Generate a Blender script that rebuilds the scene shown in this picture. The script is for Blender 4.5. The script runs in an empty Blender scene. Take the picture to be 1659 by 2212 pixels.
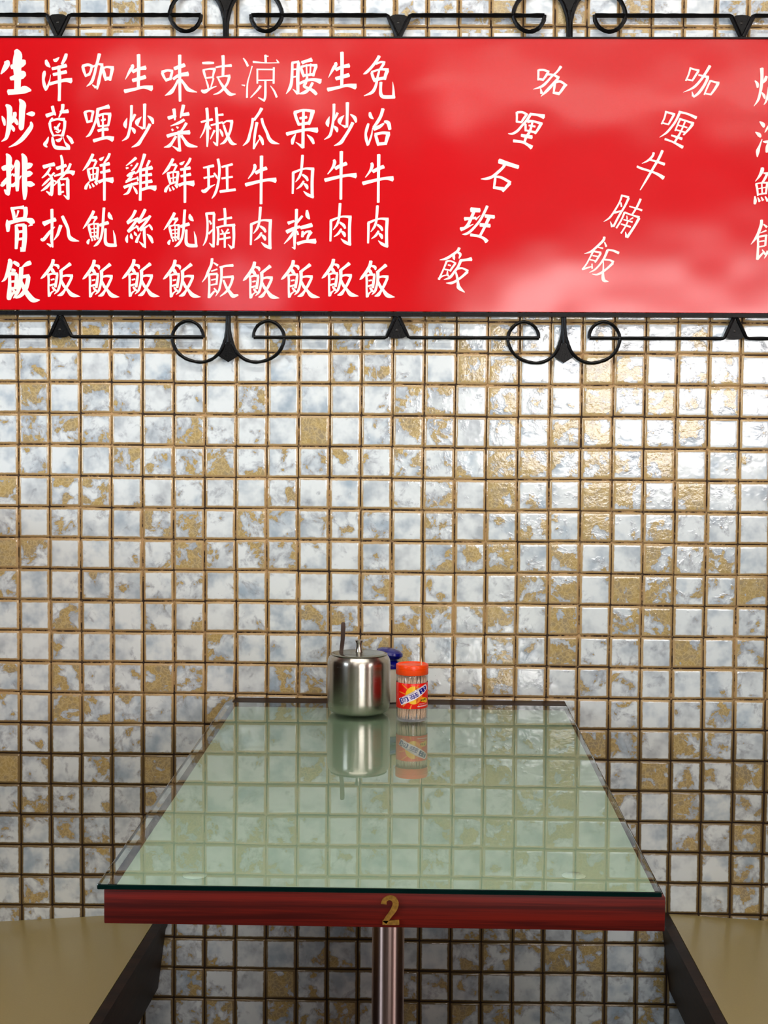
import bpy, bmesh, math, random
from mathutils import Vector, Matrix, Euler
random.seed(7)
SC = bpy.context.scene
COL = SC.collection
PI = math.pi

# ------------------------------------------------------------------ camera
IMG_W, IMG_H = 1659, 2212
FPX = 3378.71
YAW, PITCH, ROLL = -0.02412243, -0.05634922, 0.006965264
CAM = Vector((0.03783574, -2.82504034, 1.25023608))
fw = Vector((math.sin(YAW)*math.cos(PITCH), math.cos(YAW)*math.cos(PITCH), math.sin(PITCH)))
r0 = Vector((math.cos(YAW), -math.sin(YAW), 0))
u0 = r0.cross(fw)
rt = r0*math.cos(ROLL) + u0*math.sin(ROLL)
up = -r0*math.sin(ROLL) + u0*math.cos(ROLL)
cd = bpy.data.cameras.new('camera'); cam = bpy.data.objects.new('camera', cd); COL.objects.link(cam)
cam.matrix_world = Matrix(((rt.x, up.x, -fw.x, CAM.x), (rt.y, up.y, -fw.y, CAM.y), (rt.z, up.z, -fw.z, CAM.z), (0, 0, 0, 1)))
cd.sensor_fit = 'VERTICAL'; cd.sensor_height = 24; cd.sensor_width = 18; cd.lens = FPX*24/IMG_H
cd.clip_start = 0.02
SC.camera = cam

def ray(x, y): return fw + rt*((x-IMG_W/2)/FPX) - up*((y-IMG_H/2)/FPX)
def atY(x, y, Y):
    d = ray(x, y); return CAM + d*((Y-CAM.y)/d.y)
def atZ(x, y, Z):
    d = ray(x, y); return CAM + d*((Z-CAM.z)/d.z)

# ------------------------------------------------------------------ world, lights, exposure
SC.view_settings.view_transform = 'Standard'; SC.view_settings.look = 'None'
SC.view_settings.gamma = 1; SC.view_settings.use_curve_mapping = False
SC.view_settings.exposure = 0.12
wd = bpy.data.worlds.new('world'); SC.world = wd; wd.use_nodes = True
wd.node_tree.nodes['Background'].inputs[0].default_value = (0.75, 0.85, 1.0, 1)
wd.node_tree.nodes['Background'].inputs[1].default_value = 1.0

def area(name, loc, rot, sx, sy, power, color, shape='RECTANGLE', spread=PI):
    l = bpy.data.lights.new(name, 'AREA'); l.shape = shape; l.size = sx; l.size_y = sy
    l.energy = power; l.color = color; l.spread = spread
    o = bpy.data.objects.new(name, l); COL.objects.link(o); o.location = loc; o.rotation_euler = rot
    return o
# room extents
RX0, RX1, RY0, RH = -2.9, 3.1, -6.2, 2.85
# shop-front windows in the wall behind the camera: x0,x1,z0,z1
WIN = [(0.45, 2.35, 1.02, 2.02), (-1.2, -0.85, 1.85, 2.2)]
area('daylight_right', ((WIN[0][0]+WIN[0][1])/2, RY0-0.06, (WIN[0][2]+WIN[0][3])/2), (PI/2, 0, 0), WIN[0][1]-WIN[0][0], WIN[0][3]-WIN[0][2], 85, (1.0, 0.95, 0.92))
area('daylight_left', ((WIN[1][0]+WIN[1][1])/2, RY0-0.06, (WIN[1][2]+WIN[1][3])/2), (PI/2, 0, 0), WIN[1][1]-WIN[1][0], WIN[1][3]-WIN[1][2], 4, (0.80, 0.90, 1.0))
# window in the left-hand wall: y0,y1,z0,z1 and one in the right-hand wall
SIDE = [(-1, RX0, -3.6, -2.2, 0.95, 2.3), (1, RX1, -3.9, -2.6, 1.0, 2.3)]
area('daylight_side_left', (RX0-0.06, -2.9, 1.62), (0, -PI/2, 0), 1.35, 1.4, 112, (0.74, 0.87, 1.0))
area('daylight_side_right', (RX1+0.06, -3.25, 1.65), (0, PI/2, 0), 1.3, 1.3, 62, (1.0, 0.93, 0.9))

# ------------------------------------------------------------------ helpers
def lin(c):
    c = c/255.0
    return c/12.92 if c <= 0.04045 else ((c+0.055)/1.055)**2.4
def rgb(r, g, b): return (lin(r), lin(g), lin(b), 1)

class NT:
    def __init__(s, name):
        s.m = bpy.data.materials.new(name); s.m.use_nodes = True; s.t = s.m.node_tree
        s.b = s.t.nodes['Principled BSDF']; s.out = s.t.nodes['Material Output']
    def n(s, typ, **kw):
        nd = s.t.nodes.new(typ)
        for k, v in kw.items():
            if k.startswith('_'): setattr(nd, k[1:], v)
            else:
                key = k.replace('__', ' ')
                nd.inputs[int(key[1:]) if key[0] == 'i' and key[1:].isdigit() else key].default_value = v
        return nd
    def l(s, a, b): s.t.links.new(a, b)
    def math(s, op, a, b=None, c=None, clamp=False):
        nd = s.t.nodes.new('ShaderNodeMath'); nd.operation = op; nd.use_clamp = clamp
        for i, v in enumerate((a, b, c)):
            if v is None: continue
            if isinstance(v, (int, float)): nd.inputs[i].default_value = v
            else: s.l(v, nd.inputs[i])
        return nd.outputs[0]
    def vmath(s, op, a, b=None):
        nd = s.t.nodes.new('ShaderNodeVectorMath'); nd.operation = op
        for i, v in enumerate((a, b)):
            if v is None: continue
            if isinstance(v, (tuple, list)): nd.inputs[i].default_value = v
            else: s.l(v, nd.inputs[i])
        return nd.outputs[0]
    def mix(s, fac, a, b):
        nd = s.t.nodes.new('ShaderNodeMix'); nd.data_type = 'RGBA'
        for i, v in ((0, fac), (6, a), (7, b)):
            if isinstance(v, (int, float, tuple)): nd.inputs[i].default_value = v
            else: s.l(v, nd.inputs[i])
        return nd.outputs[2]
    def smooth(s, x, lo, hi):
        nd = s.t.nodes.new('ShaderNodeMapRange'); nd.interpolation_type = 'SMOOTHSTEP'
        s.l(x, nd.inputs[0])
        for i, v in ((1, lo), (2, hi)):
            if isinstance(v, (int, float)): nd.inputs[i].default_value = v
            else: s.l(v, nd.inputs[i])
        return nd.outputs[0]
    def noise(s, vec, scale, detail=2, rough=0.5, w=None, dist=0.0, out=0):
        nd = s.t.nodes.new('ShaderNodeTexNoise')
        nd.noise_dimensions = '4D' if w is not None else '3D'
        s.l(vec, nd.inputs['Vector']); nd.inputs['Scale'].default_value = scale
        nd.inputs['Detail'].default_value = detail; nd.inputs['Roughness'].default_value = rough
        nd.inputs['Distortion'].default_value = dist
        if w is not None: s.l(w, nd.inputs['W'])
        return nd.outputs[out]
    def bump(s, h, strength=0.2, dist=0.001, normal=None):
        nd = s.t.nodes.new('ShaderNodeBump'); nd.inputs['Strength'].default_value = strength
        nd.inputs['Distance'].default_value = dist; s.l(h, nd.inputs['Height'])
        if normal is not None: s.l(normal, nd.inputs['Normal'])
        return nd.outputs[0]
    def pos(s): return s.t.nodes.new('ShaderNodeNewGeometry').outputs['Position']

def setp(b, color=None, rough=None, metal=None, spec=None, coat=None, coat_rough=None):
    if color is not None: b.inputs['Base Color'].default_value = color
    if rough is not None: b.inputs['Roughness'].default_value = rough
    if metal is not None: b.inputs['Metallic'].default_value = metal
    if spec is not None: b.inputs['Specular IOR Level'].default_value = spec
    if coat is not None: b.inputs['Coat Weight'].default_value = coat
    if coat_rough is not None: b.inputs['Coat Roughness'].default_value = coat_rough

def plain(name, color, rough=0.5, metal=0, spec=0.5, noise_amt=0.06, nscale=60, bump=0.0, coat=0, coat_rough=0.03):
    k = NT(name); setp(k.b, color, rough, metal, spec, coat, coat_rough)
    p = k.pos(); nz = k.noise(p, nscale, 4, 0.6)
    f = k.smooth(nz, 0.3, 0.7)
    dark = tuple(c*(1-noise_amt*2) for c in color[:3])+(1,)
    k.l(k.mix(f, dark, color), k.b.inputs['Base Color'])
    if bump: k.l(k.bump(nz, bump, 0.001), k.b.inputs['Normal'])
    return k.m

# tile lattice on the wall (fitted)
TP, GX, GZ = 0.05663739, -0.69541933, 1.37795938
GZT = 1.955 - 10*TP     # the courses above the sign sit on their own sheet

M = {}
def mat_tile():
    k = NT('glazed_mosaic'); b = k.b
    P = k.pos()
    cell = k.vmath('FLOOR', k.vmath('DIVIDE', k.vmath('SUBTRACT', P, (GX, -5, GZ)), (TP, 50, TP)))
    wn = k.n('ShaderNodeTexWhiteNoise', _noise_dimensions='3D'); k.l(cell, wn.inputs['Vector'])
    sep = k.n('ShaderNodeSeparateColor'); k.l(wn.outputs['Color'], sep.inputs[0])
    R1, R2, R3 = sep.outputs[0], sep.outputs[1], sep.outputs[2]
    w = k.math('MULTIPLY', wn.outputs['Value'], 40.0)
    sp = k.n('ShaderNodeSeparateXYZ'); k.l(P, sp.inputs[0])
    # sheets to the right of the table carry more of the ochre glaze
    zone = k.smooth(sp.outputs[0], -0.05, 0.25)
    zlow = k.smooth(sp.outputs[2], 0.75, 0.95); zhi = k.math('SUBTRACT', 1.0, k.smooth(sp.outputs[2], 1.25, 1.45))
    zone = k.math('MULTIPLY', zone, k.math('MULTIPLY', zlow, zhi))
    # ochre crazed patches
    n1 = k.noise(P, 30, 4, 0.62, w=w, dist=0.35)
    thr = k.math('ADD', 0.60, k.math('MULTIPLY', k.math('SUBTRACT', R1, 0.5), 0.25))
    thr = k.math('SUBTRACT', thr, k.math('MULTIPLY', zone, 0.058))
    # a few tiles are glazed ochre almost all over
    thr = k.math('SUBTRACT', thr, k.math('MULTIPLY', k.math('GREATER_THAN', R2, 0.96), 0.14))
    d = k.math('SUBTRACT', n1, thr)
    patch = k.smooth(d, -0.004, 0.022)
    soft = k.smooth(d, -0.11, 0.03)
    # cloudy blue-grey in the white
    n2 = k.noise(P, 24, 3, 0.55, w=k.math('ADD', w, 7.0))
    cloud = k.smooth(n2, 0.40, 0.72)
    hue = k.mix(R3, rgb(168, 186, 200), rgb(184, 190, 194))
    white = k.mix(cloud, rgb(234, 240, 240), hue)
    white = k.mix(k.math('MULTIPLY', soft, 0.75), white, rgb(150, 154, 162))
    # ochre with a lighter net of crackle
    vo = k.n('ShaderNodeTexVoronoi', _feature='DISTANCE_TO_EDGE', Scale=120.0)
    off = k.n('ShaderNodeTexNoise', Scale=90.0, Detail=2.0); k.l(P, off.inputs['Vector'])
    k.l(k.vmath('ADD', P, k.vmath('SCALE', k.vmath('SUBTRACT', off.outputs['Color'], (0.5, 0.5, 0.5)), None)), vo.inputs['Vector'])
    for nd in k.t.nodes:
        if nd.bl_idname == 'ShaderNodeVectorMath' and nd.operation == 'SCALE': nd.inputs['Scale'].default_value = 0.014
    net = k.math('SUBTRACT', 1.0, k.smooth(vo.outputs['Distance'], 0.02, 0.14))
    n3 = k.noise(P, 55, 3, 0.6, w=w)
    och = k.mix(k.smooth(n3, 0.35, 0.7), rgb(186, 160, 102), rgb(160, 145, 118))
    och = k.mix(k.math('MULTIPLY', net, 0.55), och, rgb(214, 190, 138))
    col = k.mix(patch, white, och)
    # thin glaze at the arris shows the biscuit
    uv = k.n('ShaderNodeUVMap', _uv_map='UVMap'); su = k.n('ShaderNodeSeparateXYZ'); k.l(uv.outputs[0], su.inputs[0])
    ax = k.math('ABSOLUTE', k.math('SUBTRACT', su.outputs[0], 0.5)); az = k.math('ABSOLUTE', k.math('SUBTRACT', su.outputs[1], 0.5))
    e = k.math('MULTIPLY', k.math('SMOOTH_MAX', ax, az, 0.03), 2.0)
    e = k.math('ADD', e, k.math('MULTIPLY', k.math('SUBTRACT', k.noise(P, 110, 3, 0.6), 0.5), 0.10))
    rim = k.smooth(e, 0.815, 0.90)
    rim_shade = k.math('SUBTRACT', 1.0, k.smooth(sp.outputs[2], 0.64, 0.76))
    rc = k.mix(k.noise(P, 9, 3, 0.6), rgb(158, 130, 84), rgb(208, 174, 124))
    rc = k.mix(k.math('MULTIPLY', rim_shade, 0.8), rc, rgb(104, 86, 54))  # shade of the lower wall painted into the rim colour
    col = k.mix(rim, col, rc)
    # pinholes of grime
    pin = k.math('GREATER_THAN', k.noise(P, 420, 1, 0.5), 0.80)
    col = k.mix(k.math('MULTIPLY', pin, 0.7), col, rgb(70, 55, 40))
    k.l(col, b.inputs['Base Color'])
    b.inputs['Roughness'].default_value = 0.10
    b.inputs['Specular IOR Level'].default_value = 0.6
    h1 = k.noise(P, 38, 2, 0.5, w=w); h2 = k.noise(P, 150, 3, 0.6)
    h = k.math('ADD', h1, k.math('MULTIPLY', h2, k.math('ADD', 0.05, k.math('MULTIPLY', soft, 0.42))))
    k.l(k.bump(h, 0.5, 0.0016), b.inputs['Normal'])
    return k.m
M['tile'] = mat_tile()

def mat_grout():
    k = NT('grout'); P = k.pos()
    a = k.noise(P, 14, 5, 0.75); c = k.noise(P, 160, 3, 0.7)
    sp = k.n('ShaderNodeSeparateXYZ'); k.l(P, sp.inputs[0])
    # the joints below table height are darker
    low_dark = k.math('MULTIPLY', k.math('SUBTRACT', 1.0, k.smooth(sp.outputs[2], 0.66, 0.78)), 0.24)
    a = k.math('SUBTRACT', a, low_dark)
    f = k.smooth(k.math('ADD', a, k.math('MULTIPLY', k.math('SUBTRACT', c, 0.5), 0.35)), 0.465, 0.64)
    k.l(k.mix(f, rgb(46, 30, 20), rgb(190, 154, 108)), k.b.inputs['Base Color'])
    k.b.inputs['Roughness'].default_value = 0.85
    k.l(k.bump(c, 0.6, 0.001), k.b.inputs['Normal'])
    return k.m
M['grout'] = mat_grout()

def mat_sign():
    k = NT('red_gloss_board'); P = k.pos()
    n = k.noise(P, 5, 2, 0.5)
    k.l(k.mix(n, rgb(206, 0, 12), rgb(220, 0, 17)), k.b.inputs['Base Color'])
    k.b.inputs['Roughness'].default_value = 0.14
    k.b.inputs['Specular IOR Level'].default_value = 0.42
    k.l(k.bump(k.noise(P, 3.2, 2, 0.45), 0.35, 0.02), k.b.inputs['Normal'])
    return k.m
M['sign'] = mat_sign()
M['letter'] = plain('cream_paint', rgb(255, 247, 236), 0.45, noise_amt=0.01)
M['iron'] = plain('black_iron', rgb(5, 5, 5), 0.30, spec=0.16, noise_amt=0.2, nscale=300, bump=0.5)
M['screw'] = plain('screw_metal', rgb(60, 58, 55), 0.4, metal=0.8)

def mat_wood(name, c1, c2, rough, scale=(1.2, 14, 60), spec=0.5):
    k = NT(name)
    tc = k.n('ShaderNodeTexCoord')
    v = k.vmath('MULTIPLY', tc.outputs['Object'], scale)
    n = k.noise(v, 1.6, 6, 0.62, dist=0.6); n2 = k.noise(v, 9, 3, 0.6)
    f = k.smooth(k.math('ADD', n, k.math('MULTIPLY', k.math('SUBTRACT', n2, 0.5), 0.3)), 0.32, 0.68)
    k.l(k.mix(f, c1, c2), k.b.inputs['Base Color'])
    setp(k.b, None, rough, 0, spec)
    k.l(k.bump(n2, 0.15, 0.0006), k.b.inputs['Normal'])
    return k.m
M['mahogany'] = mat_wood('mahogany', rgb(58, 11, 7), rgb(104, 22, 12), 0.42, spec=0.2)
M['darkwood'] = mat_wood('dark_wood', rgb(28, 17, 13), rgb(48, 30, 22), 0.45, spec=0.12)
M['formica'] = plain('pale_laminate', rgb(166, 184, 164), 0.35, noise_amt=0.02)
M['beige'] = plain('beige_laminate', rgb(168, 150, 98), 0.30, noise_amt=0.03, nscale=400)

def thin_glass(name, tint, ior=1.5, rough=0.0, boost=1.0, body=0.0, bodycol=(1, 1, 1, 1)):
    k = NT(name); k.t.nodes.remove(k.b)
    tr = k.n('ShaderNodeBsdfTransparent'); tr.inputs[0].default_value = tint
    gl = k.n('ShaderNodeBsdfGlossy'); gl.inputs['Roughness'].default_value = rough
    ge = k.t.nodes.new('ShaderNodeNewGeometry')
    dn = k.t.nodes.new('ShaderNodeVectorMath'); dn.operation = 'DOT_PRODUCT'
    k.l(ge.outputs['Incoming'], dn.inputs[0]); k.l(ge.outputs['Normal'], dn.inputs[1])
    f0 = ((ior-1)/(ior+1))**2
    om = k.math('SUBTRACT', 1.0, k.math('ABSOLUTE', dn.outputs['Value']), clamp=True)
    f = k.math('MULTIPLY', k.math('ADD', f0, k.math('MULTIPLY', k.math('POWER', om, 5.0), 1-f0)), boost, clamp=True)
    src = tr.outputs[0]
    if body:
        df = k.n('ShaderNodeBsdfDiffuse'); df.inputs[0].default_value = bodycol
        mx = k.n('ShaderNodeMixShader'); mx.inputs[0].default_value = body
        k.l(tr.outputs[0], mx.inputs[1]); k.l(df.outputs[0], mx.inputs[2]); src = mx.outputs[0]
    ms = k.n('ShaderNodeMixShader'); k.l(f, ms.inputs[0]); k.l(src, ms.inputs[1]); k.l(gl.outputs[0], ms.inputs[2])
    k.l(ms.outputs[0], k.out.inputs[0])
    return k.m
M['glass'] = thin_glass('green_float_glass', (0.83, 0.90, 0.84, 1), 1.52, 0.0, 1.15)
M['glass_under'] = thin_glass('glass_underside', (0.96, 0.985, 0.965, 1), 1.0, 0, 0.0)
M['glass_edge'] = plain('glass_edge_green', rgb(3, 26, 23), 0.10, spec=0.5, noise_amt=0.1)
M['clear'] = thin_glass('clear_plastic', (0.97, 0.96, 0.98, 1), 1.45, 0.03, 0.8, 0.02, (0.7, 0.68, 0.8, 1))
M['rubber'] = thin_glass('clear_rubber', (0.85, 0.92, 0.87, 1), 1.4, 0.1, 1.0, 0.6, (0.8, 0.9, 0.82, 1))

def mat_steel(name, color, rough, stretch, aniso=0.0):
    k = NT(name); setp(k.b, color, rough, 1.0)
    tc = k.n('ShaderNodeTexCoord'); v = k.vmath('MULTIPLY', tc.outputs['Object'], stretch)
    n = k.noise(v, 1.0, 4, 0.7)
    k.l(k.math('ADD', rough*0.8, k.math('MULTIPLY', n, rough*0.5)), k.b.inputs['Roughness'])
    k.l(k.bump(n, 0.08, 0.0004), k.b.inputs['Normal'])
    # lengthways-spread glints of spun / drawn metal
    tg = k.n('ShaderNodeTangent'); tg.direction_type = 'RADIAL'; tg.axis = 'Z'
    k.l(tg.outputs[0], k.b.inputs['Tangent'])
    k.b.inputs['Anisotropic'].default_value = aniso; k.b.inputs['Anisotropic Rotation'].default_value = 0.25
    return k.m
M['steel'] = mat_steel('brushed_steel', rgb(190, 184, 174), 0.24, (40, 40, 900), 0.75)
M['steel_dark'] = mat_steel('spoon_steel', rgb(74, 64, 58), 0.3, (300, 300, 60))
M['chrome'] = mat_steel('chrome_tube', rgb(206, 178, 170), 0.34, (60, 60, 5), 0.92)
M['orange'] = plain('orange_plastic', rgb(255, 74, 6), 0.30, spec=0.5, noise_amt=0.01)
M['bluep'] = plain('blue_plastic', rgb(8, 14, 120), 0.22, spec=0.6, noise_amt=0.03)
M['whitep'] = plain('milky_plastic', rgb(206, 200, 182), 0.4, noise_amt=0.03)
M['pick'] = plain('birch_toothpick', rgb(255, 220, 180), 0.6, noise_amt=0.14, nscale=500)
M['l_red'] = plain('label_red', rgb(244, 22, 6), 0.28, noise_amt=0.01)
M['l_yellow'] = plain('label_yellow', rgb(255, 196, 30), 0.28, noise_amt=0.03)
M['l_orange'] = plain('label_orange', rgb(255, 140, 40), 0.28, noise_amt=0.02)
M['l_white'] = plain('label_white', rgb(246, 232, 240), 0.28, noise_amt=0.01)
M['l_blue'] = plain('label_blue', rgb(22, 14, 140), 0.28, noise_amt=0.01)
M['l_black'] = plain('label_black', rgb(22, 14, 14), 0.3, noise_amt=0.01)
M['brass'] = plain('aged_brass', rgb(176, 128, 52), 0.42, metal=0.55, noise_amt=0.22, nscale=260, bump=0.3)
M['plaster'] = plain('cream_plaster', rgb(140, 126, 108), 0.8, noise_amt=0.03, nscale=8)
M['lampw'] = plain('lamp_enamel', rgb(226, 224, 218), 0.5, noise_amt=0.02)
M['ceil'] = plain('ceiling_paint', rgb(128, 118, 106), 0.85, noise_amt=0.02, nscale=8)
M['redpaint'] = plain('red_paint', rgb(150, 12, 14), 0.35, noise_amt=0.03, nscale=8)
M['floor'] = plain('terrazzo', rgb(70, 60, 50), 0.35, noise_amt=0.25, nscale=90)
M['frame'] = plain('window_frame_paint', rgb(90, 84, 76), 0.5)
def emis(name, col, s):
    k = NT(name); setp(k.b, (0.9, 0.9, 0.9, 1), 0.4)
    k.b.inputs['Emission Color'].default_value = col; k.b.inputs['Emission Strength'].default_value = s
    return k.m
M['tube'] = emis('fluorescent_tube', (1.0, 0.93, 0.84, 1), 14)

def mesh_obj(name, bm, mat, parent=None, smooth=False, angle=40):
    me = bpy.data.meshes.new(name)
    bm.to_mesh(me); bm.free()
    o = bpy.data.objects.new(name, me); COL.objects.link(o)
    for m in (mat if isinstance(mat, (list, tuple)) else [mat]): me.materials.append(m)
    if smooth:
        me.polygons.foreach_set('use_smooth', [True]*len(me.polygons))
        me.set_sharp_from_angle(angle=math.radians(angle))
    if parent is not None: o.parent = parent
    return o
def tag(o, label, cat, group=None):
    o['label'] = label; o['category'] = cat
    if group: o['group'] = group
    return o
def empty(name, loc=(0, 0, 0), rz=0):
    o = bpy.data.objects.new(name, None); COL.objects.link(o); o.location = loc; o.rotation_euler = (0, 0, rz)
    o.empty_display_size = 0.05
    return o
def box(bm, x0, x1, y0, y1, z0, z1, bev=0.0, mi=0):
    b2 = bmesh.new(); bmesh.ops.create_cube(b2, size=1)
    for v in b2.verts: v.co = Vector((x0+(v.co.x+.5)*(x1-x0), y0+(v.co.y+.5)*(y1-y0), z0+(v.co.z+.5)*(z1-z0)))
    if bev: bmesh.ops.bevel(b2, geom=b2.edges[:], offset=bev, segments=2, affect='EDGES', profile=0.5)
    for f in b2.faces: f.material_index = mi
    me = bpy.data.meshes.new('tmp'); b2.to_mesh(me); b2.free(); bm.from_mesh(me); bpy.data.meshes.remove(me)
    return bm
def lathe(bm, prof, seg=48, cx=0, cy=0, z0=0, mi=0):
    rings = []
    for r, z in prof:
        if r < 1e-6: rings.append([bm.verts.new((cx, cy, z0+z))])
        else: rings.append([bm.verts.new((cx+r*math.cos(2*PI*i/seg), cy+r*math.sin(2*PI*i/seg), z0+z)) for i in range(seg)])
    for a, b in zip(rings, rings[1:]):
        for i in range(seg):
            j = (i+1) % seg
            if len(a) == 1 and len(b) == 1: continue
            if len(a) == 1: f = bm.faces.new((a[0], b[j], b[i]))
            elif len(b) == 1: f = bm.faces.new((a[i], a[j], b[0]))
            else: f = bm.faces.new((a[i], a[j], b[j], b[i]))
            f.material_index = mi
    bmesh.ops.recalc_face_normals(bm, faces=bm.faces[:])
    return bm
def catmull(P, n=4, closed=False):
    # P: list of tuples of any dimension
    if len(P) < 3: return [tuple(p) for p in P]
    out = []; N = len(P); D = len(P[0])
    for i in range(N-1 if not closed else N):
        g = lambda k: P[k % N] if closed else P[min(max(k, 0), N-1)]
        p0, p1, p2, p3 = g(i-1), g(i), g(i+1), g(i+2)
        for s in range(n):
            t = s/n
            out.append(tuple(0.5*((2*p1[d])+(-p0[d]+p2[d])*t+(2*p0[d]-5*p1[d]+4*p2[d]-p3[d])*t*t+(-p0[d]+3*p1[d]-3*p2[d]+p3[d])*t**3) for d in range(D)))
    if not closed: out.append(tuple(P[-1]))
    return out
def tube(bm, pts, rad, seg=8, closed=False):
    pts = [Vector(p) for p in pts]; N = len(pts); rings = []
    rr = rad if isinstance(rad, (list, tuple)) else [rad]*N
    for i, p in enumerate(pts):
        a = pts[(i-1) % N] if closed or i > 0 else p; b = pts[(i+1) % N] if closed or i < N-1 else p
        t = (b-a).normalized()
        ref = Vector((0, 1, 0)) if abs(t.y) < 0.9 else Vector((1, 0, 0))
        u = t.cross(ref).normalized(); v = t.cross(u)
        rings.append([bm.verts.new(p+(u*math.cos(2*PI*k/seg)+v*math.sin(2*PI*k/seg))*rr[i]) for k in range(seg)])
    for i in range(N if closed else N-1):
        a, b = rings[i], rings[(i+1) % N]
        for k in range(seg): bm.faces.new((a[k], a[(k+1) % seg], b[(k+1) % seg], b[k]))
    if not closed:
        bm.faces.new(rings[0][::-1]); bm.faces.new(rings[-1])
    bmesh.ops.recalc_face_normals(bm, faces=bm.faces[:])
def prism(bm, pts, off):
    a = [bm.verts.new(p) for p in pts]; b = [bm.verts.new(Vector(p)+Vector(off)) for p in pts]
    n = len(a); bm.faces.new(a); bm.faces.new(b[::-1])
    for i in range(n): bm.faces.new((a[i], b[i], b[(i+1) % n], a[(i+1) % n]))
    bmesh.ops.recalc_face_normals(bm, faces=bm.faces[:])

# ------------------------------------------------------------------ room shell
def slab(name, mat, *b):
    bm = bmesh.new(); box(bm, *b); o = mesh_obj(name, bm, mat); o['kind'] = 'structure'; return o
GROUT_Y = 0.0034
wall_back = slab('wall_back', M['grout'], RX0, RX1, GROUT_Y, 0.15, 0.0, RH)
slab('floor', M['floor'], RX0, RX1, RY0, 0.15, -0.1, 0.0)
slab('ceiling', M['ceil'], RX0, RX1, RY0, 0.15, RH, RH+0.1)
def holed(name, mat, fixed, a0, a1, holes, axis):
    xs = sorted({a0, a1, *[h[0] for h in holes], *[h[1] for h in holes]})
    zs = sorted({0.0, RH, *[h[2] for h in holes], *[h[3] for h in holes]})
    bm = bmesh.new()
    for xa, xb in zip(xs, xs[1:]):
        for za, zb in zip(zs, zs[1:]):
            mx, mz = (xa+xb)/2, (za+zb)/2
            if any(h[0] < mx < h[1] and h[2] < mz < h[3] for h in holes): continue
            if axis == 'x': box(bm, xa, xb, fixed[0], fixed[1], za, zb)
            else: box(bm, fixed[0], fixed[1], xa, xb, za, zb)
    bmesh.ops.remove_doubles(bm, verts=bm.verts[:], dist=1e-5)
    o = mesh_obj(name, bm, mat); o['kind'] = 'structure'; return o
holed('wall_front', M['plaster'], (RY0-0.1, RY0), RX0, RX1, WIN, 'x')
holed('wall_left', M['plaster'], (RX0-0.1, RX0), RY0, 0.15, [(-3.6, -2.2, 0.95, 2.3)], 'y')
holed('wall_right', M['redpaint'], (RX1, RX1+0.1), RY0, 0.15, [(-3.9, -2.6, 1.0, 2.3)], 'y')
wins = [('x', WIN[0]), ('x', WIN[1]), ('l', (-3.6, -2.2, 0.95, 2.3)), ('r', (-3.9, -2.6, 1.0, 2.3))]
for i, (kind, (a0, a1, z0, z1)) in enumerate(wins):
    bm = bmesh.new(); t = 0.035
    segs = [(a0, a0+t, z0, z1), (a1-t, a1, z0, z1), (a0+t, a1-t, z0, z0+t), (a0+t, a1-t, z1-t, z1), ((a0+a1)/2-t/2, (a0+a1)/2+t/2, z0+t, z1-t)]
    for (p, q, za, zb) in segs:
        if kind == 'x': box(bm, p, q, RY0-0.05, RY0+0.01, za, zb)
        elif kind == 'l': box(bm, RX0-0.05, RX0+0.01, p, q, za, zb)
        else: box(bm, RX1-0.01, RX1+0.05, p, q, za, zb)
    o = mesh_obj('window_%d' % (i+1), bm, M['frame']); o['kind'] = 'structure'

slab('light_blocker', M['darkwood'], -1.9, 2.4, -3.24, -3.18, 0.0, 0.98)  # unseen low screen added to keep window light off the lower wall

# ceiling lamps: fluorescent battens behind the camera
def batten(x, y, L, power, lab):
    root = empty('ceiling_lamp', (x, y, RH)); tag(root, lab, 'lamp', 'fluorescent battens on the ceiling')
    bm = bmesh.new(); box(bm, -L/2, L/2, -0.045, 0.045, -0.05, 0.0, 0.006); mesh_obj('lamp_housing', bm, M['lampw'], root)
    bm = bmesh.new(); tube(bm, [(-L/2+0.03, 0, -0.075), (L/2-0.03, 0, -0.075)], 0.014, 12); mesh_obj('tube', bm, M['tube'], root, True)
    for s in (-1, 1):
        bm = bmesh.new(); box(bm, s*(L/2-0.02)-0.012, s*(L/2-0.02)+0.012, -0.018, 0.018, -0.095, -0.045); mesh_obj('lamp_holder', bm, M['lampw'], root)
    a = area('lamp_light', (x, y, RH-0.1), (0, 0, 0), L, 0.08, power, (1.0, 0.96, 0.92))
for (x, y, L, pw, lab) in [(0.0, -1.35, 2.2, 19, 'long white fluorescent lamp on the ceiling nearest the tiled wall'), (0.1, -2.7, 1.8, 9, 'white fluorescent lamp on the ceiling right above the viewer'), (-0.9, -4.3, 1.2, 8, 'white fluorescent lamp on the ceiling far behind, on the left'), (1.0, -4.3, 1.9, 16, 'white fluorescent lamp on the ceiling far behind, on the right')]:
    batten(x, y, L, pw, lab)

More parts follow.
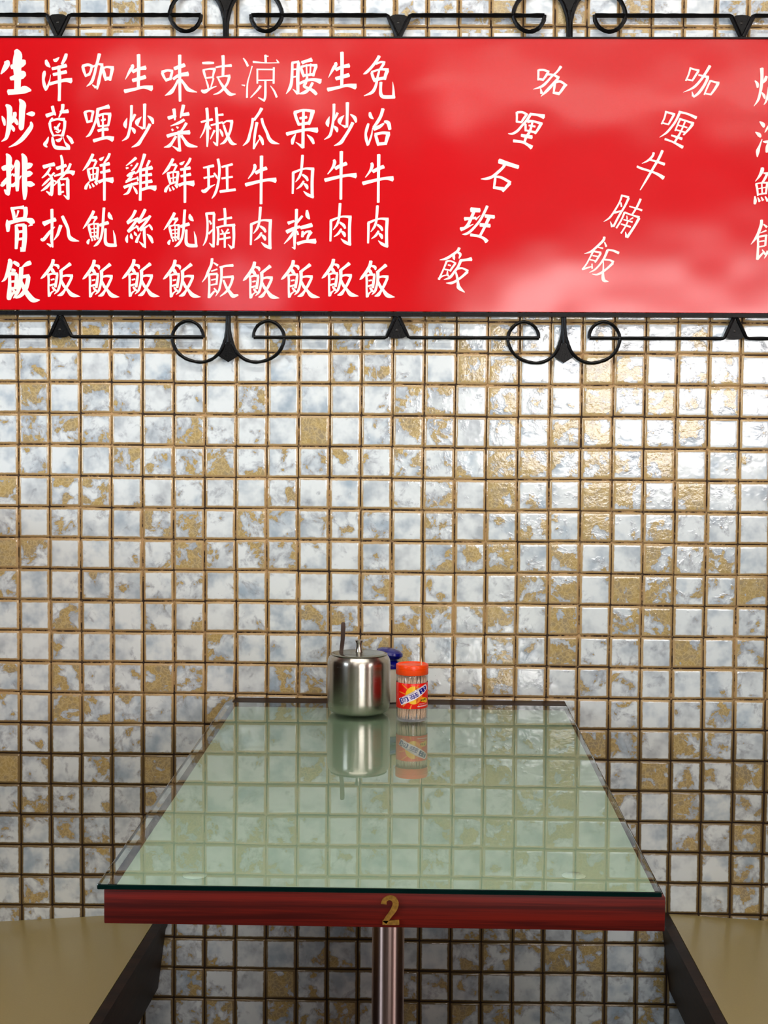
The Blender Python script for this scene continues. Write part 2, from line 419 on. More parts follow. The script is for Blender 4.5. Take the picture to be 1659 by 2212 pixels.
# ------------------------------------------------------------------ mosaic tiles
def tile_mesh(kind):
    rnd = random.Random(kind); bm = bmesh.new(); uvl = bm.loops.layers.uv.new('UVMap')
    h = 0.0549/2*(1+rnd.uniform(-.008, .008))
    def ring(hh, cr, y):
        out = []
        for (sx, sz) in ((1, 1), (-1, 1), (-1, -1), (1, -1)):
            base = [(sx*hh, sz*(hh-cr)), (sx*(hh-cr*0.3), sz*(hh-cr*0.3)), (sx*(hh-cr), sz*hh)]
            if sx*sz < 0: base = base[::-1]
            out += base
        return [bm.verts.new((x, y, z)) for x, z in out]
    rs = [ring(h, .002, .0036), ring(h-.0002, .002, .0016), ring(h-.0012, .0022, .0006), ring(h-.0040, .003, .0), ring(h-.0072, .004, -0.00006)]
    for a, b in zip(rs, rs[1:]):
        n = len(a)
        for i in range(n): bm.faces.new((a[i], a[(i+1) % n], b[(i+1) % n], b[i]))
    bm.faces.new(rs[-1])
    bmesh.ops.recalc_face_normals(bm, faces=bm.faces[:])
    if rs[-1][0].link_faces[0].normal.y > 0.5 : bmesh.ops.reverse_faces(bm, faces=bm.faces[:])
    for f in bm.faces:
        f.smooth = True
        for l in f.loops: l[uvl].uv = (l.vert.co.x/(2*h)+.5, l.vert.co.z/(2*h)+.5)
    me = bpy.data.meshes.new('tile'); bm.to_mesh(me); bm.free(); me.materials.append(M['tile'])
    return me
TM = [tile_mesh(i) for i in range(5)]
trnd = random.Random(42)
rowoff = {}; coloff = {}
def tile_xf(c, r, top=False):
    z = (GZT if top else GZ) - (r+0.5)*TP; x = GX + (c+0.5)*TP
    # courses wander a little
    z += 0.0007*math.sin(c*0.7+r*0.35)+trnd.uniform(-.00045, .00045)
    x += 0.0007*math.sin(r*0.8+c*0.15)+trnd.uniform(-.00045, .00045)
    s = trnd.uniform(.988, 1.006)
    e = Euler((trnd.gauss(0, .0055), trnd.gauss(0, .006), trnd.gauss(0, .0055)))
    return Matrix.LocRotScale(Vector((x, trnd.uniform(0, .0005), z)), e, Vector((s, 1, s)))
def hidden_pick(c, r): return 0 <= r <= 11 and -1 <= c <= 23
rest = bmesh.new()
C0, C1 = -14, 38
for r in range(-16, 25):
    top = r < -9
    for c in range(C0, C1):
        X = tile_xf(c, r, top) if True else None
        zc = X.translation.z
        if zc < 0.02 or zc > 2.3: continue
        me = TM[trnd.randrange(5)]
        if hidden_pick(c, r):
            o = bpy.data.objects.new('tile', me); COL.objects.link(o); o.parent = wall_back; o.matrix_local = X
        else:
            n0 = len(rest.verts); rest.from_mesh(me); rest.verts.ensure_lookup_table()
            for v in rest.verts[n0:]: v.co = X @ v.co
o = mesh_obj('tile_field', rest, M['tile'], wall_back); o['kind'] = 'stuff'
for p in o.data.polygons: p.use_smooth = True

# ------------------------------------------------------------------ red menu sign
SY = -0.019          # front face of the board
sign = empty('menu_sign', (0, SY, 1.69)); tag(sign, 'long glossy red signboard with cream brush lettering held against the tiled wall', 'sign')
bl, br = atY(0, 669, SY), atY(1659, 676.5, SY); tl, tr = atY(0, 81, SY), atY(1659, 84.5, SY)
bm = bmesh.new(); E = 0.22
def ext(a, b, f): return a+(b-a)*f
q = [ext(tl, tr, -E), ext(tl, tr, 1+E), ext(bl, br, 1+E), ext(bl, br, -E)]
for v in q: v.y = SY
prism(bm, q, (0, 0.004, 0))
bmesh.ops.bevel(bm, geom=bm.edges[:], offset=0.0006, segments=1, affect='EDGES')
for v in bm.verts: v.co -= sign.location
mesh_obj('board', bm, M['sign'], sign)

# each written character as brush strokes: x,y,width;... read in the sign's own flat layout
GLYPHS = '''
@sheng_bold 0 90 6.32
215,112,50;245,180,115;232,300,120;240,450,100;240,560,90;235,690,90|90,265,70;95,310,80;55,380,60;12,442,15|150,345,60;240,330,90;310,290,95;345,290,70|140,505,50;240,480,90;310,450,110;348,450,60|108,690,78;250,680,75;340,655,105;425,665,25
@chao_bold 0 90 6.32
80,862,30;125,905,80;130,1000,70;125,1130,70;108,1240,60;80,1320,45;20,1362,10|25,1015,12;50,1070,50;65,1145,25|200,965,50;200,1010,55;170,1080,50;150,1115,25|150,1140,30;180,1190,52;190,1227,18|262,785,20;308,850,90;302,950,85;295,1100,78;290,1180,70;290,1208,30|205,1040,25;220,1090,55;240,1135,25|358,988,10;405,985,55;445,985,70;474,975,30|420,1095,25;430,1150,55;380,1230,65;300,1330,60;210,1400,40;118,1442,8
@pai_bold 0 90 6.32
85,1530,20;122,1590,80;118,1720,72;120,1850,66;118,1980,66;112,2092,40|60,2020,20;95,2060,60;125,2090,40|30,1735,60;80,1720,75;170,1690,50|10,1950,25;35,1950,60;110,1860,45;180,1800,15|210,1640,50;235,1660,75;235,1800,66;235,1950,58;235,2040,40|150,1765,15;190,1700,20;215,1640,20|180,1830,30;235,1805,55|150,1960,40;200,1950,50;290,1830,15|300,1530,25;335,1600,78;335,1750,70;335,1900,72;340,2050,70;335,2155,35|360,1705,85;410,1685,75;445,1672,20|360,1815,75;410,1800,75;445,1800,20|360,1935,55;420,1945,80;475,1952,15
@gu_bold 0 330 6.32
150,745,25;180,810,50;200,930,40|150,765,45;250,750,35;325,745,55|345,745,60;350,830,60;330,915,48|250,790,30;238,840,22;222,880,20|205,905,25;330,890,35|95,915,15;108,980,65;108,1075,40|105,960,60;250,928,42;360,915,48;430,935,85;472,955,25|440,975,40;385,1003,8|215,985,30;232,1100,58;220,1312,40|225,990,35;335,985,45|335,985,60;338,1150,65;318,1345,60|280,1290,12;305,1340,60|240,1082,38;320,1072,38|240,1182,38;320,1172,38
@fan_bold 0 330 6.32
120,1455,35;140,1500,70;110,1620,58;70,1720,40;22,1762,10|185,1490,40;240,1525,55;250,1558,20|160,1600,50;212,1610,30|130,1640,40;132,1800,48;125,1960,70;120,2005,50|140,1650,50;230,1655,45|228,1655,48;222,1750,48;210,1860,48|140,1760,30;215,1755,32|140,1850,32;210,1845,32|125,1985,50;190,1900,28|170,1860,30;225,1930,45|300,1562,15;370,1518,60;420,1500,60|292,1565,60;285,1680,60;268,1800,60;240,1900,50;185,1985,18|300,1695,48;400,1680,50|388,1690,58;375,1780,60;340,1880,60;280,1950,50;210,1980,28|290,1760,40;340,1870,60;400,1960,75;460,2012,70;545,2010,10
@yang 0 90 6.32
628,250,30;645,305,58;686,350,15|610,400,25;602,440,50;592,520,38;608,600,48;630,665,30|632,650,30;660,590,30;680,520,14;692,450,4|730,240,20;760,255,52;808,213,12|905,165,40;890,220,50;845,310,35|710,370,42;800,352,45;908,325,52|725,450,42;800,435,45;908,410,50|675,578,45;800,545,42;900,525,52;978,532,78|800,330,38;812,500,50;812,680,40;808,808,44
@cong 0 90 6.32
715,880,45;728,940,42;758,1005,20|630,1012,55;755,970,42|858,855,48;850,930,42;803,1035,15|820,962,38;932,948,55|718,1040,25;690,1085,35;665,1125,10|678,1110,40;692,1200,32;728,1285,28|690,1085,28;780,1058,30;885,1065,50|885,1080,42;880,1180,38;850,1290,45|740,1165,25;780,1190,38;800,1215,20|818,1110,20;790,1160,32;745,1200,12|760,1222,15;790,1240,22;830,1205,20|725,1285,25;790,1275,20;850,1285,30|662,1300,12;640,1360,42;612,1405,48;645,1440,15|715,1300,22;722,1350,45;735,1410,42;770,1445,55;860,1455,48;955,1468,18|865,1305,8;885,1370,20;930,1430,50;950,1465,20|760,1340,15;800,1350,48;850,1310,15|912,1282,20;960,1330,50;992,1390,40
@zhu 0 90 6.32
590,1712,55;670,1688,48;745,1672,55|690,1720,30;640,1800,35;572,1862,16|650,1800,22;700,1850,36;712,1930,46;705,2060,48;705,2105,25|632,2042,15;690,2085,45|680,1865,28;620,1925,33;572,1972,12|698,1915,28;630,1992,40;560,2040,12|742,1790,30;705,1830,30|722,1890,20;762,1912,28|832,1550,30;850,1640,42;850,1795,38|770,1732,48;905,1688,45|962,1665,38;930,1740,38;850,1840,34;780,1915,24;720,1982,12|740,1835,25;850,1802,38;950,1778,45;1010,1798,72|800,1880,30;812,1980,46;815,2092,48|830,1882,20;930,1868,38|925,1880,46;925,2000,48;930,2120,40;940,2155,20|830,1962,18;875,1948,34|830,2062,22;868,2045,30|870,2095,12;930,2145,40
@pa 0 330 6.32
708,770,42;710,900,42;710,1050,38;705,1180,44;720,1292,22|640,1240,15;700,1272,48|592,972,70;680,935,52;760,910,58|560,1175,30;595,1185,48;680,1080,38;748,1012,12|830,990,50;800,1080,42;785,1120,38;735,1195,10|850,865,42;880,930,48;925,1030,42;940,1130,48;980,1180,58;1080,1207,8
@fan 0 330 6.32
728,1458,45;710,1530,48;650,1620,45;590,1690,38;555,1720,8|740,1528,25;790,1545,42;797,1585,18|705,1568,18;720,1610,50;755,1635,10|658,1660,30;665,1740,34;662,1850,28;672,1962,42|655,1668,34;720,1650,28;790,1655,42|782,1660,32;770,1740,38;755,1835,38|695,1735,22;742,1725,24|680,1812,28;755,1792,28|672,1955,36;705,1905,22;765,1868,12|712,1830,22;740,1865,34;772,1892,15|962,1515,52;900,1560,38;835,1608,38|832,1600,48;835,1700,42;820,1790,34;790,1880,34;740,1930,8|840,1690,30;910,1675,32;992,1685,50|980,1700,36;930,1800,38;880,1880,34;840,1930,48;785,1950,12|840,1740,25;870,1810,42;920,1870,38;970,1930,58;1020,1950,48;1095,1962,6
@ka 0 90 6.32
1130,335,42;1145,400,40;1175,478,28|1125,335,42;1200,315,38;1262,335,35|1252,335,32;1240,400,34;1215,445,32|1165,468,35;1228,440,38|1358,165,48;1335,260,42;1310,350,38;1290,440,38;1250,550,42;1182,612,10|1255,350,25;1340,308,28;1405,320,45|1395,325,42;1370,440,40;1345,560,44;1325,652,20|1260,588,12;1310,625,42|1405,375,38;1425,450,46;1445,532,28|1405,365,35;1460,345,28;1550,358,48|1535,365,50;1520,440,42;1500,530,36|1440,505,48;1515,500,48
@li 0 90 6.32
1158,960,42;1175,1030,38;1195,1108,28|1155,965,36;1220,945,30;1282,962,38|1272,960,34;1255,1030,34;1245,1092,28|1188,1098,32;1258,1080,34|1325,930,50;1400,905,38;1490,885,62|1335,930,48;1325,1010,38;1300,1100,33;1260,1200,38;1220,1270,36;1172,1303,8|1330,1040,32;1337,1090,42;1352,1162,28|1340,1012,42;1420,985,28;1515,990,42|1498,1000,48;1490,1080,38;1475,1150,32|1350,1155,28;1480,1142,28|1405,1000,24;1405,1150,28;1405,1330,38|1380,1075,28;1442,1060,28|1335,1218,38;1400,1200,42;1478,1195,45|1275,1355,48;1390,1322,42;1470,1310,48;1545,1332,78
@xian 0 90 6.32
1270,1535,42;1235,1610,42;1190,1690,42;1128,1762,8|1245,1622,28;1310,1620,38|1318,1625,30;1290,1690,28;1265,1735,16|1200,1740,32;1215,1810,42;1235,1902,28|1200,1745,34;1270,1725,24;1345,1730,36|1335,1740,38;1325,1820,38;1315,1922,34|1270,1730,20;1275,1890,24|1225,1820,18;1320,1800,20|1230,1897,28;1312,1870,28|1220,1910,18;1180,1970,42;1168,2015,38|1220,1950,15;1235,2000,34|1255,1935,15;1282,1980,34|1290,1912,15;1328,1948,38|1355,1600,20;1380,1605,45;1420,1570,8|1497,1525,36;1470,1590,36;1420,1655,22|1365,1692,36;1495,1665,48|1370,1787,32;1502,1758,44|1345,1918,48;1430,1885,42;1542,1892,84|1420,1670,38;1425,1900,38;1425,2050,38;1425,2168,36
@you 0 330 6.32
1280,795,42;1250,860,42;1190,960,38;1132,1038,8|1250,885,30;1325,882,42|1322,885,28;1292,925,26;1270,965,16|1208,990,32;1225,1060,38;1245,1162,22|1210,988,30;1280,970,20;1345,975,38|1340,980,36;1335,1060,36;1330,1160,33|1285,970,18;1290,1140,20|1240,1042,16;1330,1030,16|1240,1092,14;1330,1082,16|1240,1147,22;1328,1137,26|1220,1180,18;1200,1220,42;1208,1248,18|1250,1162,15;1262,1202,30|1280,1152,15;1302,1192,30|1305,1142,18;1342,1172,35|1420,750,38;1412,850,38;1405,980,38;1395,1080,34;1370,1180,34;1320,1250,38;1278,1278,8|1360,990,42;1480,952,48|1440,1035,36;1438,1120,38;1440,1220,46;1480,1258,50;1590,1262,44|1545,1058,6;1565,1150,32;1575,1270,34|1485,815,20;1500,870,58;1537,912,15
@sheng 260 90 6.32
160,315,40;165,345,48;130,400,42;68,515,8|165,412,50;250,372,42;348,355,60|165,532,50;345,480,55|55,678,56;200,648,42;320,620,42;435,637,82|248,175,50;250,350,48;245,640,42
@chao 260 90 6.32
152,870,40;150,1000,36;138,1130,36;115,1250,38;90,1310,38;22,1357,8|92,1042,8;65,1130,55;78,1182,12|200,992,38;175,1050,32;155,1100,12|145,1168,12;185,1210,50;195,1255,18|332,850,48;330,1000,40;325,1190,38|243,1152,8;310,1185,42|288,1025,8;230,1095,62;238,1152,15|372,1012,15;430,1060,50;447,1122,25|405,1125,46;360,1215,42;290,1330,42;240,1400,48;152,1442,8
@ji 260 90 6.32
215,1585,42;150,1640,32;78,1695,12|78,1730,30;110,1722,20|140,1695,18;162,1685,20|238,1658,28;200,1720,30;150,1765,16|200,1775,28;140,1810,55;90,1835,25|160,1830,28;115,1880,38;72,1925,18|232,1842,22;242,1900,26|80,1910,38;150,1885,28;225,1862,20|48,1990,45;140,1955,38;242,1930,40|160,1930,28;130,2010,38;100,2065,36;42,2090,10|172,1975,12;210,2030,38;228,2080,20|332,1535,48;300,1640,38;260,1750,38;200,1805,14|275,1750,36;275,1950,36;270,2168,38|398,1622,38;360,1705,28|290,1752,38;435,1718,55|290,1828,32;428,1812,45|290,1928,32;432,1902,50|290,2022,38;400,1990,46;484,2002,80|358,1740,38;360,2000,38
@si 260 330 6.32
208,785,42;165,870,38;92,950,30|95,962,40;165,925,28;245,890,25|240,890,32;180,980,38;100,1072,30|105,1080,38;180,1030,28;245,1002,15|215,992,20;240,1030,28;248,1072,18|100,1118,8;85,1180,42;95,1228,18|145,1098,8;150,1150,42;168,1178,10|188,1076,10;205,1110,38;228,1135,10|340,772,42;290,870,42;235,945,26|245,955,38;310,920,32;410,868,26|408,860,38;340,960,38;265,1045,34|270,1060,38;340,1020,28;405,980,18|390,978,22;420,1020,34;435,1055,18|325,1040,38;328,1150,40;340,1300,22|255,1212,8;325,1275,45|278,1090,8;235,1170,38;218,1225,40|362,1108,10;410,1160,50;442,1232,28
@wei 260 90 6.32
570,420,38;590,470,38;628,540,22|568,418,48;640,392,32;718,402,38|708,410,32;695,460,38;680,522,34|615,528,42;692,502,38|810,182,46;810,400,42;812,600,40;815,815,36|735,368,50;880,318,55|720,512,38;800,460,46;928,440,65|790,520,32;740,620,38;690,690,55;608,737,8|830,520,32;880,590,42;930,655,55;1047,690,8
@cai 260 90 6.32
730,918,48;740,990,42;745,1072,22|652,1045,52;758,1010,42|862,865,48;840,970,42;818,1042,15|830,1002,38;937,985,52|872,1065,42;790,1112,38;685,1152,10|702,1190,22;718,1215,34|765,1162,18;790,1178,32|902,1110,42;860,1180,34;815,1235,26|638,1290,50;780,1250,42;947,1237,62|802,1220,46;802,1350,38;815,1498,35|708,1425,8;800,1480,50|760,1290,38;710,1370,38;670,1420,48;595,1443,8|830,1280,38;880,1350,42;930,1410,58;1052,1435,15
@chi 260 90 6.32
1120,292,30;1200,290,38;1277,290,28|1135,390,34;1150,450,33;1168,510,22|1125,390,25;1210,372,24;1298,375,40|1285,382,40;1270,440,28;1260,500,24|1165,497,24;1268,485,24|1168,518,18;1195,600,28;1197,645,15|1272,500,24;1255,560,24;1235,625,16|1105,662,26;1150,682,56;1230,640,28;1312,608,12|1400,188,46;1405,300,40;1400,465,38|1303,350,24;1400,335,28;1518,325,42|1315,487,22;1420,470,22;1498,470,45|1488,480,38;1460,570,34;1400,650,34;1340,700,28;1270,722,8|1330,490,22;1380,580,34;1440,660,48;1500,717,50;1575,715,10
@jiao 260 90 6.32
1180,905,42;1190,1050,40;1190,1300,38;1185,1435,22|1100,1097,28;1260,1060,34|1172,1110,22;1140,1220,24;1088,1315,10|1208,1148,18;1232,1195,30|1308,900,42;1318,1050,40;1325,1200,40;1322,1425,24|1265,1365,10;1310,1405,40|1330,1002,28;1405,995,34|1235,1142,24;1320,1120,28;1398,1098,24|1285,1210,34;1228,1332,12|1358,1195,18;1385,1250,38;1398,1295,18|1395,1125,26;1450,1085,24;1535,1090,45|1522,1090,42;1505,1200,34;1470,1290,34;1420,1370,38;1360,1402,8|1410,1140,32;1440,1230,34;1490,1340,48;1530,1390,46;1590,1400,8
@ban 260 90 6.32
1132,1722,24;1275,1693,42|1200,1710,38;1205,1850,36;1205,2010,34|1138,1862,28;1278,1835,28|1108,2030,26;1150,2042,52;1215,1990,34;1292,1950,8|1278,1795,28;1310,1840,28;1325,1875,10|1332,1600,38;1352,1720,36;1347,1850,34;1325,1980,36;1290,2080,34;1248,2142,10|1382,1712,28;1532,1673,34|1455,1700,38;1460,2020,34|1382,1867,28;1533,1845,28|1358,2047,38;1572,2020,38
@nan 260 330 6.32
1175,835,34;1190,950,31;1185,1100,31;1165,1200,28;1128,1268,10|1163,830,28;1285,825,42|1280,830,38;1275,950,34;1275,1150,36;1272,1290,30|1213,1230,10;1262,1278,38|1215,925,22;1240,975,30|1203,1107,32;1272,1038,18|1422,758,38;1430,850,38;1430,990,38|1333,917,24;1522,885,34|1330,1020,34;1337,1120,33;1327,1260,30|1313,1022,28;1430,995,28;1565,988,42|1545,1000,42;1550,1150,38;1540,1300,34|1470,1250,10;1525,1305,42|1380,1048,14;1402,1088,28|1475,1042,28;1440,1088,18|1363,1112,22;1492,1090,24|1353,1182,28;1503,1155,28|1425,1100,33;1425,1295,28
@fan_b 260 330 6.32
1253,1443,38;1240,1530,38;1200,1620,38;1165,1700,28;1115,1768,8|1272,1500,18;1330,1538,34|1240,1617,18;1322,1590,24|1208,1660,34;1215,1800,31;1207,1980,34|1210,1660,30;1325,1653,34|1325,1660,30;1312,1800,28|1240,1737,20;1302,1725,20|1235,1807,20;1312,1790,24|1210,1975,38;1285,1888,26|1278,1848,18;1322,1905,34|1358,1567,34;1440,1545,30;1540,1537,42|1380,1560,38;1380,1700,34;1365,1800,31;1345,1880,28;1300,1958,8|1400,1702,28;1545,1690,38|1535,1700,38;1510,1790,34;1450,1890,34;1360,1962,12|1408,1740,28;1450,1840,38;1500,1910,46;1540,1955,55;1608,1940,24
@liang 510 90 6.32
98,225,15;130,270,28;162,335,32|220,333,18;190,440,14;155,575,22;148,765,28|75,590,10;120,600,24|400,182,35;405,285,32|410,200,20;442,198,15|230,276,32;400,290,16;590,288,14|550,245,10;575,280,28|290,370,24;290,572,24|280,378,20;520,380,20|515,352,28;512,572,28|300,527,20;520,525,20|400,530,30;398,740,34;378,815,26|303,762,14;375,800,30|335,602,36;290,665,28;197,765,14|468,602,10;520,675,26;555,760,30
@gua 510 90 6.32
350,908,46;310,980,38;245,1070,38|230,1045,38;215,1150,36;190,1250,36;160,1355,42;92,1422,8|285,1103,42;270,1180,38;252,1300,36;240,1465,26|240,1455,30;300,1360,18;322,1325,10|312,1278,24;350,1340,48;368,1410,24|350,1048,36;370,1130,38;420,1240,38;450,1320,48;500,1372,50;592,1397,8
@niu 510 90 6.32
347,1560,48;345,1750,44;342,1950,38;341,2100,38;340,2216,38|247,1675,34;258,1712,46;230,1785,34;165,1872,12|265,1795,48;345,1752,48;418,1725,52|128,1955,52;330,1905,42;450,1885,42;543,1892,75
@rou 510 330 6.32
332,740,38;325,850,38;315,955,34|318,950,30;290,1030,34;238,1102,10|207,975,38;205,1100,34;200,1258,28|200,980,38;300,938,28;380,920,28;485,930,46|468,940,44;460,1100,42;462,1310,44|343,1222,8;400,1270,42;480,1305,36|328,1002,28;380,1040,42;402,1085,28|348,1088,28;310,1150,34;248,1198,10|350,1120,22;385,1155,48;398,1198,22
@yao 510 90 6.32
768,290,34;765,420,38;755,560,42;730,640,42;682,714,8|760,290,34;860,272,34|855,285,44;842,450,50;845,715,40|772,645,8;840,708,42|780,378,22;822,375,22|780,482,22;822,475,22|898,288,50;960,265,42;1035,245,60|885,350,34;905,420,42;925,482,28|885,347,36;980,322,28;1105,325,42|1092,335,46;1070,400,38;1050,470,38|960,310,22;965,450,22|1020,300,22;1010,450,22|920,462,38;1060,445,34|972,478,30;950,560,42;930,612,38;1000,640,38;1060,680,50;1098,722,40|1045,560,38;1000,640,38;940,690,48;865,712,15|865,572,38;960,530,38;1060,518,42;1157,545,72
@guo 510 90 6.32
800,965,42;820,1040,42;860,1140,38|795,970,50;920,935,34;1068,955,50|1045,960,58;1020,1050,46;990,1130,42|855,1130,38;995,1110,42|868,1047,34;967,1030,38|920,940,38;915,1200,42;912,1452,44|688,1262,52;850,1222,42;980,1200,42;1112,1210,76|813,1372,8;915,1440,50|817,1255,8;775,1340,50;768,1402,30|968,1270,12;1030,1330,50;1060,1395,30
@li_grain 510 330 6.32
825,770,42;820,950,40;800,1150,42;798,1315,26|708,962,48;795,930,28|905,862,32;850,930,34;825,970,18|688,1082,54;800,1030,46;872,1010,38|797,1060,32;740,1150,38;655,1243,10|835,1068,18;848,1120,28|762,1288,10;805,1312,28|968,785,30;975,860,55;1003,905,20|880,1025,48;1037,985,60|908,1070,30;905,1150,38|1025,1078,48;985,1140,38;968,1205,24|835,1242,48;950,1210,42;1087,1208,72|905,1130,35;960,1080,30;1020,1075,35
@mian 690 90 6.32
818,195,46;780,260,42;710,350,38;640,420,38;598,444,8|770,305,26;840,278,32;895,288,38|880,300,38;840,360,34;805,405,22|712,420,34;730,480,42;755,548,28|710,415,30;830,378,28;942,385,46|928,395,52;905,450,46;890,518,38|745,522,48;905,492,40|815,400,28;790,500,34;770,600,38;720,690,44;608,740,10|840,552,42;835,640,38;840,720,48;885,755,50;1030,752,48|1000,548,6;1010,650,28;1012,760,42
@zhi 690 90 6.32
688,965,30;700,1020,50;738,1055,12|670,1118,30;650,1180,42;632,1260,33;642,1340,42;658,1420,22|665,1410,26;690,1340,28;715,1260,22;724,1175,6|868,915,46;840,1010,44;790,1100,44;735,1170,28|738,1195,50;820,1160,48;880,1115,24|885,1090,30;940,1110,55;962,1200,42|765,1270,38;785,1340,44;805,1418,34|758,1268,44;860,1245,38;958,1255,50|940,1262,56;920,1330,48;900,1405,38|798,1398,44;912,1388,42
@ka_tilt 1020 120 7.373
1055,225,34;1054,310,34;1050,395,24|1060,232,36;1140,230,34;1225,262,40|1210,268,42;1170,330,38;1120,398,30|1040,370,40;1130,385,38|1415,172,48;1350,260,33;1260,340,33;1200,410,38;1110,490,42;972,537,8|1195,300,34;1290,308,34;1385,355,44|1370,360,38;1290,450,44;1190,560,48;1095,650,10|1088,515,12;1108,605,50|1320,412,36;1310,500,38;1295,600,26|1330,420,46;1410,415,38;1505,480,38|1478,475,48;1420,560,42;1370,625,33|1285,590,38;1385,608,48
@li_tilt 1020 120 7.373
710,900,38;712,980,34;708,1062,30|715,905,40;800,902,36;878,945,42|860,950,42;810,1020,38;780,1072,32|700,1050,34;790,1062,34|920,932,44;1040,945,42;1147,975,78|930,935,48;870,1030,42;790,1120,38;720,1200,42;640,1245,36;573,1243,10|850,1090,34;850,1150,38;848,1205,28|880,1050,56;980,1047,34;1115,1092,50|1095,1092,48;1050,1170,42;1000,1245,34|848,1190,28;1002,1222,42|960,1060,32;920,1200,42;860,1300,42;835,1372,40|900,1112,28;1005,1132,34|780,1270,50;955,1302,60|655,1358,50;800,1378,42;890,1425,48;950,1465,74
@shi_tilt 1020 120 7.373
425,1678,82;560,1722,68;738,1778,62|520,1710,70;500,1770,44;420,1850,46;320,1930,46;220,1962,42;138,1965,8|370,1915,26;362,2000,42;345,2118,28|370,1928,36;470,1945,42;612,2025,46|600,2030,55;530,2110,46;485,2165,36|335,2100,42;500,2125,60
@ban_tilt 930 370 7.373
640,612,80;788,622,68|692,640,50;650,740,50;595,850,48;520,925,38|540,757,60;640,750,42;725,742,42|478,925,66;560,900,42;682,842,12|718,770,32;792,702,8|905,552,46;860,650,42;790,780,40;710,880,40;630,960,42;560,1000,38;502,1002,8|868,712,54;1018,727,60|930,740,56;880,850,46;830,950,42;792,1020,40|788,852,60;950,868,60|635,1012,50;760,1032,42;850,1070,46;898,1122,70
@fan_tilt 930 370 7.373
458,1218,48;430,1270,42;350,1330,42;250,1390,42;146,1412,8|418,1285,26;475,1320,44;453,1388,18|385,1328,12;370,1370,45;382,1413,12|258,1430,36;215,1540,28;170,1640,28;132,1725,40|258,1430,30;330,1430,24;405,1470,32|395,1470,34;350,1530,34;310,1592,33|278,1490,22;322,1502,24|225,1562,26;312,1577,24|128,1712,36;190,1670,24;262,1652,18|270,1588,18;270,1650,34;298,1672,18|655,1398,66;570,1410,42;475,1422,42|485,1415,46;440,1520,42;380,1600,38;310,1690,42;212,1727,10|430,1552,36;510,1545,28;598,1590,42|588,1600,46;500,1680,38;400,1750,38;330,1780,42;248,1780,12|400,1600,26;425,1690,38;440,1800,46;455,1855,64;545,1928,12
@ka_tilt_b 1350 120 7.373
1045,190,32;1015,300,28;968,402,26|1045,202,28;1110,222,28;1182,242,42|1168,250,38;1110,340,34;1070,405,28|982,382,26;1078,397,28|1355,162,48;1290,270,42;1200,400,40;1090,510,38;928,586,6|1172,308,28;1240,325,33;1335,345,46|1320,352,46;1270,460,44;1180,590,44;1090,662,28|1068,575,10;1085,645,44|1360,400,33;1310,510,30;1262,625,24|1358,402,34;1430,422,30;1500,440,46|1482,450,48;1420,550,38;1360,630,28|1272,602,26;1370,622,28
@li_tilt_b 1350 120 7.373
655,885,34;630,990,28;582,1092,26|655,897,30;795,938,40|782,940,38;730,1030,34;688,1105,26|592,1072,26;695,1097,26|858,897,40;1000,930,34;1138,992,52|880,892,42;810,1040,38;740,1140,36;660,1230,34;552,1302,8|885,1000,34;840,1100,28;798,1200,24|880,1012,34;980,1042,30;1095,1082,42|1080,1090,48;1020,1170,38;930,1265,28|808,1182,24;955,1222,26|848,1107,24;992,1147,26|965,1030,28;900,1190,28;840,1300,36;788,1385,34|738,1270,28;910,1327,44|635,1330,38;760,1375,30;922,1462,54
@niu_tilt_b 1350 120 7.373
458,1545,38;440,1600,38;370,1670,34;270,1720,8|393,1660,28;510,1690,34;632,1732,50|192,1765,34;260,1797,38;430,1850,34;540,1900,48;617,1952,64|598,1512,44;540,1640,42;440,1810,38;340,1980,34;243,2142,16
@nan_tilt_b 1230 370 7.373
840,375,33;800,490,28;720,630,30;640,740,30;546,802,8|838,387,28;948,415,38|945,425,38;880,560,34;795,700,34;700,882,34|652,800,10;682,885,44|820,498,22;830,565,28|712,660,38;845,628,22|1135,440,38;1080,560,34;998,692,28|955,558,22;1060,590,26;1157,622,34|880,650,34;830,770,28;748,905,28|878,655,34;990,695,26;1115,735,42|1110,745,46;1040,870,38;918,1055,42|893,965,12;910,1048,48|915,708,16;920,765,24|1015,738,24;960,772,18|862,770,20;1005,807,28|822,840,24;975,887,32|940,778,26;890,880,26;822,988,26
@fan_tilt_b 1230 370 7.373
555,1045,42;540,1100,42;440,1200,38;340,1280,33;238,1312,8|560,1128,20;588,1200,34|448,1208,16;535,1227,28|385,1260,33;330,1370,26;270,1480,26;205,1565,28|383,1272,28;505,1297,34|500,1305,34;455,1380,30;408,1452,28|370,1342,22;452,1357,22|328,1407,22;412,1427,24|205,1562,34;352,1518,20|360,1472,20;362,1550,28|608,1250,28;700,1265,34;788,1303,44|608,1255,42;555,1380,36;480,1490,30;400,1570,28;318,1612,8|548,1405,28;640,1415,28;705,1447,42|692,1462,42;600,1550,34;500,1620,36;430,1645,28;358,1635,10|540,1430,18;540,1560,28;533,1660,46;548,1735,56;622,1757,10
@shao_side 1559 120 8.85
635,480,20;680,540,60;685,615,35|765,240,72;770,400,62;760,560,60;730,740,52;690,860,46;615,968,8|855,395,55;830,470,58;780,535,15|768,705,20;810,770,58;822,828,20|890,600,12;880,760,48;845,880,38;805,940,12
@you_side 1559 120 8.85
725,1262,20;790,1320,78;802,1375,30|645,1462,20;715,1515,75;745,1560,35|772,1600,16;720,1740,42;690,1830,72;680,1938,20|890,1345,30;860,1410,38;822,1472,10|788,1645,16;850,1650,52;960,1630,40|900,1660,40;870,1750,60;860,1850,46
@yu_side 1559 350 8.85
